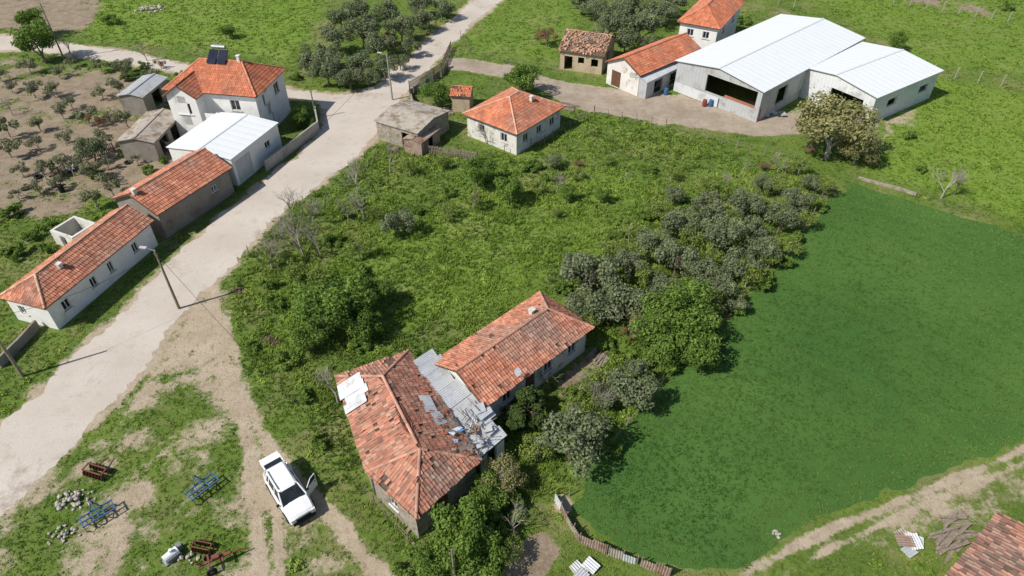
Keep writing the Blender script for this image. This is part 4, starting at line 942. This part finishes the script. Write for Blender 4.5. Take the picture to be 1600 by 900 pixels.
def wood_fence(pts,h,label,step=1.6,rails=2,pick=False,seed=1):
    R=random.Random(seed);P=[XY(*p) for p in pts]; root=empty('wooden_fence',P[0],label,'fence'); mb=MB();rb=MB()
    for a_,b_ in zip(P[:-1],P[1:]):
        L=(b_-a_).length;u_=(b_-a_).normalized();n=max(1,int(L/step))
        for i in range(n+1):
            p=a_+u_*(L*i/n); mb.cyl(p-Vector((0,0,.05)),p+Vector((R.uniform(-.08,.08),R.uniform(-.08,.08),h*R.uniform(.85,1.15))),.05,.04,6)
        for k_ in range(rails): rb.cyl(a_+Vector((0,0,h*(.45+.4*k_))),b_+Vector((0,0,h*(.45+.4*k_))),.03 if pick else .014,n=4)
        if pick:
            t=0
            while t<L: p=a_+u_*t; rb.box((p.x,p.y,h*.5),(.1,.03,h*R.uniform(.8,1.)),(u_,Vector((-u_.y,u_.x,0)),Vector((0,0,1)))); t+=.2
    part('post',mb.mesh('post',[M['wood']]),root);part('rail',rb.mesh('rail',[M['wood']]),root)
wood_fence([(662,240),(720,247),(745,252)],1.2,'weathered wooden picket fence below the cottage',pick=True)
wood_fence([(745,252),(850,225),(928,178)],1.2,'rough post and wire fence along the plot',seed=2)
wood_fence([(928,178),(1040,200),(1150,232),(1240,250)],1.1,'post and wire fence between plot and lane',seed=3)
wood_fence([(1300,300),(1200,420),(1060,570),(980,665),(890,775)],1.0,'thin post and wire fence beside the wheat field',2.5,1,seed=4)
wood_fence([(720,60),(735,85),(780,98),(870,112)],1.2,'rough branch fence around the pasture',seed=5)
wood_fence([(705,75),(690,110),(640,140)],1.2,'rough stake fence beside the road',seed=8,pick=True)
wood_fence([(590,250),(540,300),(440,360),(390,400)],1.1,'thin post and wire fence at the roadside verge',2.2,1,seed=6)
wood_fence([(570,770),(640,850),(690,905)],1.1,'rough wooden fence beside the long barn',1.2,2,seed=7)
wood_fence([(85,280),(130,250),(180,235)],1.1,'dark stake fence in the orchard yard',.8,2,seed=9,pick=True)
pm=MB(); pm.cyl((0,0,0),(0,0,1.5),.07,.06,6); pm.cyl((0,0,1.48),(.15,0,1.7),.05,.04,6); pmesh=pm.mesh('fence_post',[M['concrete']])
def posts(a_,b_,n):
    for i in range(n):
        t=i/(n-1); p=G(a_[0]+(b_[0]-a_[0])*t,a_[1]+(b_[1]-a_[1])*t); o=bpy.data.objects.new('fence_post',pmesh);COL.objects.link(o);o.location=p
        o['label']='pale concrete fence post standing in the green pasture';o['category']='fence post';o['group']='concrete posts around the pasture'
posts((1455,118),(1600,140),5);posts((1370,2),(1600,38),10);posts((1170,-10),(1240,12),4)
def barrel(px,py,mat,label):
    mb=MB(); 
    for z0,z1,a_,b_ in((0,.3,.27,.29),(.3,.6,.29,.29),(.6,.9,.29,.27)): mb.cyl((0,0,z0),(0,0,z1),a_,b_,12)
    mb.cyl((0,0,.29),(0,0,.32),.305,n=12); mb.cyl((0,0,.59),(0,0,.62),.305,n=12)
    o=top('barrel',mb.mesh('barrel',[M[mat]]),label,'barrel',group='barrels in the farmyard'); o.location=G(px,py)
barrel(1100,166,'red','red steel barrel beside the barn');barrel(1110,166,'blue','blue barrel beside the barn');barrel(1040,148,'blue','blue barrel beside the barn');barrel(86,292,'blue','blue barrel in the orchard yard');barrel(98,300,'black','black barrel in the orchard yard')
def tyre(px,py):
    mb=MB(); n=16
    for i in range(n):
        a0=2*math.pi*i/n;a1=2*math.pi*(i+1)/n
        mb.cyl((math.cos(a0)*.3,math.sin(a0)*.3,.12),(math.cos(a1)*.3,math.sin(a1)*.3,.12),.12,n=8,caps=False)
    o=top('old_tyre',mb.mesh('tyre',[M['black']]),'old black tyre lying on bare soil','tyre',group='discarded tyres in the yard'); o.location=G(px,py)
for a_ in((60,278),(40,296),(200,255)): tyre(*a_)
# ================================================================ LIGHT + CAMERA
w=bpy.data.worlds.new('World');S.world=w;w.use_nodes=True
sk=w.node_tree.nodes.new('ShaderNodeTexSky');sk.sky_type='NISHITA';sk.sun_disc=False
EL=math.radians(47);sk.sun_elevation=EL;sk.sun_rotation=math.radians(242.4)
bg=w.node_tree.nodes['Background'];bg.inputs[1].default_value=.10;w.node_tree.links.new(sk.outputs[0],bg.inputs[0])
sl=bpy.data.lights.new('sun','SUN');sl.energy=5.0;sl.angle=math.radians(.5);sl.color=(1,.955,.87)
so=bpy.data.objects.new('sun',sl);COL.objects.link(so)
dr=Vector((.886*math.cos(EL),.463*math.cos(EL),-math.sin(EL)));so.rotation_euler=dr.to_track_quat('-Z','Y').to_euler()
so.location=(-30,-10,60)
cam=bpy.data.cameras.new('camera');cam.lens=24;cam.sensor_width=36;cam.clip_end=8000;cam.clip_start=.5
co_=bpy.data.objects.new('camera',cam);COL.objects.link(co_);co_.location=(0,0,H);co_.rotation_euler=(math.pi/2-PT,0,0);S.camera=co_
S.view_settings.view_transform='Standard';S.view_settings.look='None';S.view_settings.exposure=0
